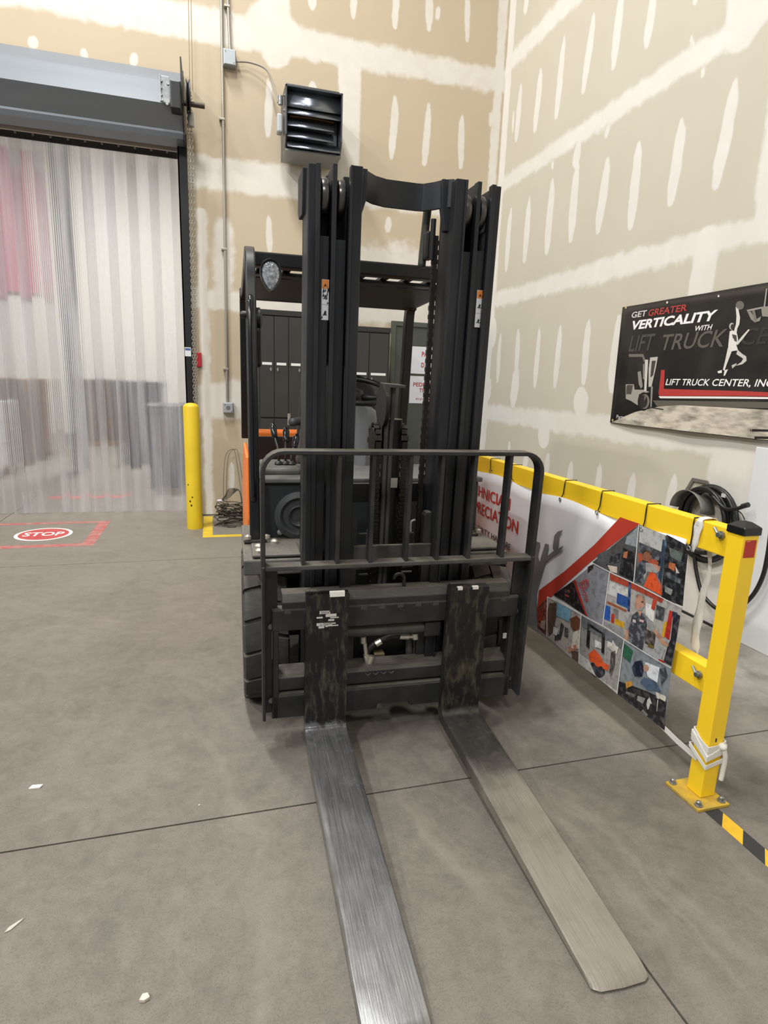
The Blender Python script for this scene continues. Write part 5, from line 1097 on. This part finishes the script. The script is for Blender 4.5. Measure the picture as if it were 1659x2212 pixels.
# lettering and ring emblem on the grey panel photo
rs.layer += 1
pts, fs = text_mesh('TOYOTA', 0, .01)
A = V((640, 752)); Dv = V((50, 108)); Nv = V((18, -12))
rpar(MB().add([rpos(*P6(*(A + Dv*p[0] + Nv*p[1])), .0022*(1+rs.layer*.012)) for p in pts], fs).build('lettering', ink('b5302a')))
def ringp(cx, cy, rx, ry, w_=3):
    o_ = ell(cx, cy, rx, ry, 16); i_ = ell(cx, cy, rx-w_, ry-w_, 16); rs.layer += 1
    rpar(MB().add([rpos(*P6(*p), .0022*(1+rs.layer*.012)) for p in o_+i_], [(k, (k+1) % 16, 16+(k+1) % 16, 16+k) for k in range(16)]).build('emblem_ring', ink('b5302a')))
ringp(684, 757, 20, 26); ringp(684, 757, 8, 22); ringp(682, 748, 15, 10)
# ---- white cloth ties
CLO = mat('white_cloth', 'dcd9d2', .8, col2='cbc7bf', scale=14, bump=.3)
ct = tag(empty('cloth_tie', (PX0, PY0, .2)), 'white cloth strip wrapped and knotted around the foot of the guard rail post', 'cloth')
def tpar(o, t): o.parent = t; o.matrix_parent_inverse = Matrix.Translation(-t.location); return o
za = pX(1500, 1580, PX0).z
for k, (dz_, sl) in enumerate(((0, .02), (-.016, -.01), (-.028, .012), (-.012, .03), (-.062, 0.012))):
    z = za - .01 + dz_; e = .004 + .0012*k; h = .012 if k < 4 else .009
    P = [(PX0-e, PY0+PS+e, z+.02), (PX0-e, PY0-e, z-sl-.012), (PX0+PS+e, PY0-e, z-sl*.2), (PX0+PS+e, PY0+PS+e, z+.015)]
    tpar(MB().sweep([(p[0], p[1], p[2]) for p in P], [(-.0015, -h), (.0015, -h), (.0015, h), (-.0015, h)], (0, 0, 1), True).build('wrap', CLO, bevel=.001), ct)
kx = PX0+PS*.82
tpar(MB().lathe([(.004, -.016), (.012, -.01), (.014, 0), (.012, .01), (.004, .015)], (kx, PY0-.008, za-.02), 'y', 10).build('knot', CLO, smooth=True), ct)
tpar(MB().tube(curve_pts([(kx, PY0-.012, za-.02), (kx+.012, PY0-.016, za-.06), (kx+.016, PY0-.012, za-.12), (kx+.014, PY0-.012, za-.155)], 5), [.008]*1+[.009]*15, 6).build('tail', CLO, smooth=True), ct)
p0 = rpos(U0+.004, bot(U0)+.012, .001); p1 = V((PX0-.004, PY0+PS*.55, pX(1500, 1632, PX0).z))
tpar(MB().sweep([p0, p0.lerp(p1, .5)-V((0, 0, .004)), p1], [(-.011, -.001), (.011, -.001), (.011, .001), (-.011, .001)], (1, 0, 0)).build('strap', CLO), ct)
hg = tag(empty('hanging_cloth_strip', (RX0, 1.7, .6)), 'thin white cloth strip knotted over the top rail and hanging behind it', 'cloth')
def ribbon(pts, wds, nm, wdir=(0, 1, 0)):
    cs = curve_pts(pts, 5); vs = []; n = len(cs)
    for i, p in enumerate(cs):
        t = i/(n-1)*(len(wds)-1); k = min(int(t), len(wds)-2); w_ = wds[k]*(1-(t-k))+wds[k+1]*(t-k)
        for s_ in (-1, -.4, .3, 1): vs.append(p + V(wdir)*s_*w_ + V((.004*sin(i*.9+s_*4), 0, 0)))
    o = MB().add(vs, [(i*4+j, i*4+j+1, i*4+5+j, i*4+4+j) for i in range(n-1) for j in range(3)]).build(nm, CLO, smooth=True)
    m_ = o.modifiers.new('t', 'SOLIDIFY'); m_.thickness = .002; tpar(o, hg)
f1 = pX(*cz6(1290, 430), RX0).y; f2 = pX(*cz6(1255, 555), RX0-.006).y
ribbon([(RX1+.004, f1, .95), (RX1+.002, f1, 1.011), (RX0, f1, 1.012), (RX0-.005, f1, .98), (RX0-.006, f2, .92), (RX0-.004, f2+.005, .885)], [.012, .014, .014, .018, .014, .006], 'front_fold')
YH_ = RX1+.01
hp = [pX(*cz6(1345, 575), YH_), pX(*cz6(1340, 690), YH_), pX(*cz6(1300, 850), YH_), pX(*cz6(1275, 980), YH_), pX(*cz6(1262, 1085), YH_), pX(*cz6(1280, 1140), YH_)]
ribbon(hp, [.012, .008, .018, .02, .022, .003], 'hanging_tail')
# ---- hazard tape
hz = tag(empty('hazard_tape', (1.68, 1.2, 0)), 'yellow and black striped hazard tape on the floor in line with the guard rail', 'tape')
for k in range(14):
    y1 = 1.455 - k*.085; y0 = y1-.085; s_ = .055
    MB().add([(-.03, y0-1.2, .0004), (.03, y0+s_-1.2, .0004), (.03, y1+s_-1.2, .0004), (-.03, y1-1.2, .0004), (-.03, y0-1.2, .0012), (.03, y0+s_-1.2, .0012), (.03, y1+s_-1.2, .0012), (-.03, y1-1.2, .0012)], [(0, 1, 2, 3), (4, 5, 6, 7), (0, 1, 5, 4), (1, 2, 6, 5), (2, 3, 7, 6), (3, 0, 4, 7)]).build('tape_stripe', mat('tape_black', '2a2a29', .6) if k % 2 == 0 else mat('hazard_yellow', 'e0b01e', .5, col2='b8922a', scale=25), hz)
# ================================================================== RIGHT WALL: BANNER, HOSE, PANEL
c7 = crop(1260, 580, .2405); BXP = WX-.014
def P7(x, y): p = pX(*c7(x, y), BXP); return (p.y, p.z)
WBT, WBB, WU1, WU0 = 2.085, 1.21, 4.095, 2.2
def wpos(u, v, off):
    bow = .03*max(0, sin((WU1-u)/(WU1-WU0)*pi))*max(0, (WBT-v)/(WBT-WBB))**2 + .003*sin(u*11+v*3)
    return V((BXP - bow - off, u, v))
wb_ = tag(empty('wall_banner', (BXP, 3.1, WBB)), 'black vinyl wall banner reading GET GREATER VERTICALITY with a jumping basketball player', 'banner')
ws = Sheet(wpos, None, .0022)
def wpar(o):
    if o: o.parent = wb_; o.matrix_parent_inverse = Matrix.Translation(-wb_.location)
    return o
mb = MB(); nu, nv = 40, 14
for i in range(nu+1):
    for j in range(nv+1): mb.v.append(wpos(WU0+(WU1-WU0)*i/nu, WBB+(WBT-WBB)*j/nv, 0))
mb.f = [(i*(nv+1)+j, i*(nv+1)+j+1, (i+1)*(nv+1)+j+1, (i+1)*(nv+1)+j) for i in range(nu) for j in range(nv)]
o = wpar(mb.build('vinyl_sheet', mat('banner_black', '1b1a19', .35, col2='33312d', scale=3.2, lo=.45, hi=.75, amt=.9, coord='Object'), smooth=True)); sm = o.modifiers.new('thick', 'SOLIDIFY'); sm.thickness = .001; sm.offset = 0
def wpp(pts, h, nm='print', mt=None): return wpar(ws.poly([P7(*p) for p in pts], mt or ink(h, .4), None, nm, step=.06))
flr = mat('banner_floor_print', 'cfc6b6', .4, col2='5b564e', scale=5, stretch=(1, 1.2, 4), lo=.42, hi=.72, amt=.9)
wpar(ws.poly([(WU1-.02, WBB+.004), (WU0, WBB+.004), (WU0, P7(1600, 1260)[1]), P7(1300, 1250), P7(900, 1225), P7(700, 1240), P7(480, 1290), P7(330, 1350)], flr, None, 'floor_print', step=.06))
wpp([(640, 1185), (1700, 1200), (1900, 1260), (1300, 1250), (900, 1228), (680, 1240)], '5f5a52')
for x0, x1, y in ((1530, 1900, 1455), (1570, 1900, 1520)): wpp([(x0, y-12), (x1, y-5), (x1, y+15), (x0, y+10)], '24221f')
def wt(body, a, b, h, col, shear=.18, bold=.01):
    A = P7(*a); B = P7(*b); hh = P7(a[0], a[1]-h)[1]-A[1]; z = (A[1]+B[1])/2
    wpar(ws.text(body, (A[0], z), (B[0], z), hh, ink(col, .4), None, shear=shear, bold=bold))
wt('LIFT', (405, 748), (640, 735), 140, '4a4844', .2); wt('TRUCK', (708, 735), (1280, 705), 140, '5d5a54', .2); wt('CENTER', (1420, 695), (2250, 640), 150, '35332f', .2)
wt('GET', (433, 445), (568, 428), 52, 'cfcdc9', .1, .02); wt('GREATER', (583, 425), (928, 388), 58, 'b0413c', .1, .02)
wt('VERTICALITY', (436, 545), (1200, 475), 80, 'f0efed', .2, .035); wt('WITH', (1003, 562), (1162, 550), 46, 'e4e2df', .2, .02)
wt('LIFT TRUCK CENTER, INC.', (748, 1053), (1735, 1082), 66, 'efeeec', .15, .012)
wpp([(710, 912), (742, 912), (736, 1082), (1400, 1100), (2100, 1130), (2100, 1156), (1400, 1146), (700, 1146), (690, 1125)], 'b23c38', 'red_bar')
wpp([(690, 1148), (1400, 1152), (2100, 1162), (2100, 1178), (1400, 1170), (705, 1166)], 'eae8e4', 'white_bar')
wt('Parts   Service', (300, 1352), (520, 1364), 34, 'dcdad6', 0, 0)
for q, h in (([(385, 1040), (462, 1040), (472, 1088), (560, 1090), (610, 1110), (515, 1130), (505, 1230), (440, 1190), (388, 1170)], 'a09c94'), ([(392, 1045), (455, 1048), (440, 1130), (392, 1130)], '4f4c47'), ([(410, 768), (545, 768), (572, 835), (552, 840), (535, 795), (410, 795)], '6f6c66'),
             ([(562, 820), (592, 820), (582, 1100), (562, 1100)], 'c9c6bf'), ([(545, 860), (556, 855), (560, 1000), (548, 990)], '8d8a83'), ([(610, 800), (680, 793), (662, 900), (640, 1000), (628, 1060), (600, 1065), (598, 900)], 'b9b6ae'), ([(625, 830), (662, 828), (640, 960), (615, 980)], '45433f'), ([(495, 930), (525, 920), (548, 1060), (530, 1080), (510, 1040)], '8d8a83'), ([(622, 1060), (640, 1060), (632, 1250), (620, 1240)], '8d8a83'), ([(600, 1240), (740, 1262), (738, 1272), (600, 1252)], '3a3835'),
             (ell(560, 1195, 56, 84, 18), '24221f'), (ell(570, 1195, 42, 66, 18), '77746c'), (ell(560, 1195, 34, 58, 18), '2e2c29'),
             (ell(1414, 332, 38, 40, 16), '6b6761'), ([(1376, 345), (1400, 360), (1416, 440), (1410, 500), (1392, 540), (1385, 590), (1360, 570), (1380, 500), (1384, 430)], 'd9d6cf'), (ell(1343, 520, 24, 32), 'b5b1a8'), (ell(1352, 525, 20, 26), '34312d'), ([(1325, 565), (1350, 555), (1390, 585), (1400, 640), (1385, 690), (1400, 735), (1340, 745), (1312, 720), (1318, 640)], 'dedbd4'), ([(1345, 590), (1385, 600), (1390, 660), (1360, 650)], '4b4843'), ([(1385, 670), (1440, 600), (1490, 545), (1500, 552), (1450, 620), (1395, 690)], 'cfccc5'), ([(1310, 715), (1345, 745), (1325, 800), (1300, 870), (1285, 920), (1270, 910), (1290, 820)], 'd5d2cb'), ([(1395, 730), (1440, 770), (1472, 790), (1475, 830), (1440, 860), (1380, 875), (1430, 840), (1445, 810), (1385, 770)], 'c5c2ba'), ([(1222, 925), (1260, 912), (1262, 938), (1230, 942)], 'e5e2db'), ([(1285, 915), (1315, 905), (1290, 962), (1276, 965)], 'e0ddd6'), ([(1345, 870), (1390, 850), (1385, 868), (1352, 900)], 'b8b5ad'),
             ([(1475, 372), (1600, 345), (1604, 360), (1480, 388)], '9a968e'), ([(1482, 390), (1510, 385), (1550, 460), (1600, 430), (1590, 470), (1545, 486), (1510, 455)], '8a867e'), ([(1520, 380), (1545, 375), (1565, 470), (1545, 484)], '77736c'), ([(1600, 345), (1760, 330), (1760, 440), (1610, 430)], '8f8b83'), ([(1645, 180), (1656, 180), (1635, 345), (1622, 345)], 'a09c95')): wpp(q, h)
for q in ((387, 352), (1218, 248), (760, 305), (265, 1362), (583, 1395), (992, 1443)): wpp(ell(*q, 9, 11, 10), 'bfa977' if q[0] < 400 else 'd6d3cc', 'grommet')
# hose on its hanger
cH = crop(1360, 960, .1989); HX = WX-.07
def PH(x, y, X=HX): return pX(*cH(x, y), X)
hr = tag(empty('hose_hanger', (WX, 3.05, .8)), 'grey metal hose hanger on the right wall above the yellow rail', 'hanger')
HG = mat('hanger_grey', '77766f', .5, .3)
fr = [PH(600, 530, WX-.01), PH(690, 382, WX-.01), PH(840, 412, WX-.01), PH(925, 660, WX-.01)]
tpar(MB().sweep(fr, [(-.012, -.004), (.012, -.004), (.012, .004), (-.012, .004)], (1, 0, 0)).build('back_frame', HG, bevel=.002), hr)
vs = []; n = 12; A = PH(580, 560, WX-.02); B = PH(920, 690, WX-.02); cx = (A.y+B.y)/2; rw = abs(A.y-B.y)/2; zt_ = PH(750, 520, WX-.02).z
for dx_ in (.0, .05, .11):
    for k in range(n+1):
        t = pi*k/n; vs.append((WX-.01-dx_, cx + cos(t)*rw, zt_ - rw*.9 + sin(t)*rw*.95 + (.012 if dx_ > .1 else 0)))
o = tpar(MB().add(vs, [(j*(n+1)+k, j*(n+1)+k+1, (j+1)*(n+1)+k+1, (j+1)*(n+1)+k) for j in range(2) for k in range(n)]).build('saddle', HG, smooth=True), hr); m_ = o.modifiers.new('t', 'SOLIDIFY'); m_.thickness = .004
hs = tag(empty('rubber_hose', (WX-.06, cx, .6)), 'black rubber hose coiled on the wall hanger with a loop drooping below', 'hose')
HR = mat('hose_rubber', '1b1c1c', .35)
top = zt_ + .0; cc_y = PH(830, 800).y; cc_z = PH(830, 850).z; ry = abs(PH(520, 800).y-PH(1150, 800).y)/2; rz = (PH(830, 450).z - PH(830, 1290).z)/2; cc_z = (PH(830, 450).z + PH(830, 1290).z)/2
for k in range(5):
    f_ = 1 - .07*k + .01*(k % 2); ox = WX-.045-.022*(k % 3); dy = (.012, -.015, .02, -.008, .005)[k]
    tpar(MB().tube([(ox + .012*sin(2*pi*j/36+k), cc_y + dy + cos(2*pi*j/36)*ry*f_, cc_z + (rz - rz*f_)*.6 + sin(2*pi*j/36)*rz*f_) for j in range(36)], .0135, 10, True).build('coil', HR, smooth=True), hs)
tpar(MB().tube(curve_pts([PH(700, 1150), PH(720, 1350), PH(775, 1590), PH(840, 1690), PH(960, 1790), PH(1130, 1810), PH(1320, 1660), PH(1440, 1450), PH(1500, 1200), PH(1540, 900)], 8), .0125, 10).build('drooping_loop', HR, smooth=True), hs)
tpar(MB().tube(curve_pts([PH(900, 560, WX-.11), PH(1030, 690, WX-.11), PH(1150, 700, WX-.11), PH(1290, 655, WX-.11)], 6), .012, 10).build('hose_end', HR, smooth=True), hs)
tpar(MB().cyl(PH(1225, 672, WX-.115), PH(1290, 655, WX-.115), .015, 12).build('coupling', mat('coupling', '3b3c3c', .3, .6)), hs)
tpar(MB().tube(curve_pts([PH(1160, 710, WX-.09), PH(1215, 750, WX-.09), PH(1250, 820, WX-.08)], 5), .003, 6).build('hose_wire', BLK, smooth=True), hs)
for (x, y) in ((1020, 555), (940, 590)):
    p = PH(x, y, WX-.105); tpar(MB().box(p, (.004, .03, .022)).build('hose_tag', ink('c9cac6')), hs)
yp = pX(1636, 965, WX-.02).y; zp = pX(1636, 965, WX-.02).z
tag(MB().bx(WX-.03, WX-.002, .6, yp, .0, zp).build('white_panel', mat('panel_white', 'd9dbdc', .4), bevel=.004), 'white panel standing against the right wall below the black banner', 'panel')
struct(MB().bx(WX-.012, WX-.0005, 2.74, WY, 0, .014).build('gap_strip_right', mat('base_gap', '1f1e1c', .8)))  # dark strip put in for the shaded gap under the boards
# ---- bits lying on the floor
def bit(label, px, pts, h, col):
    p = pz(*px); tag(MB().prism([(p.x+q[0], p.y+q[1]) for q in pts], .0002, h, 'z').build('paper_scrap', ink(col), bevel=.001), label, 'scrap')
bit('small white oblong scrap on the concrete left of the forks', (78, 1701), [(-.022, -.008), (.015, -.01), (.022, .006), (-.014, .01)], .006, 'e6e2da')
bit('pale torn scrap near the left edge of the concrete floor', (30, 2002), [(-.018, -.016), (-.004, -.01), (.014, .012), (.02, .022), (.006, .014), (-.012, .0)], .003, 'b3aea4')
bit('little white pebble-like crumb near the bottom edge of the floor', (313, 2158), [(-.012, -.006), (.0, -.01), (.012, -.004), (.006, .008), (-.006, .008)], .009, 'c9c0b2')
bit('tiny white crumb beside the floor joint left of the forks', (430, 1740), [(-.004, -.003), (.004, -.002), (.002, .004)], .004, 'd5d0c6')
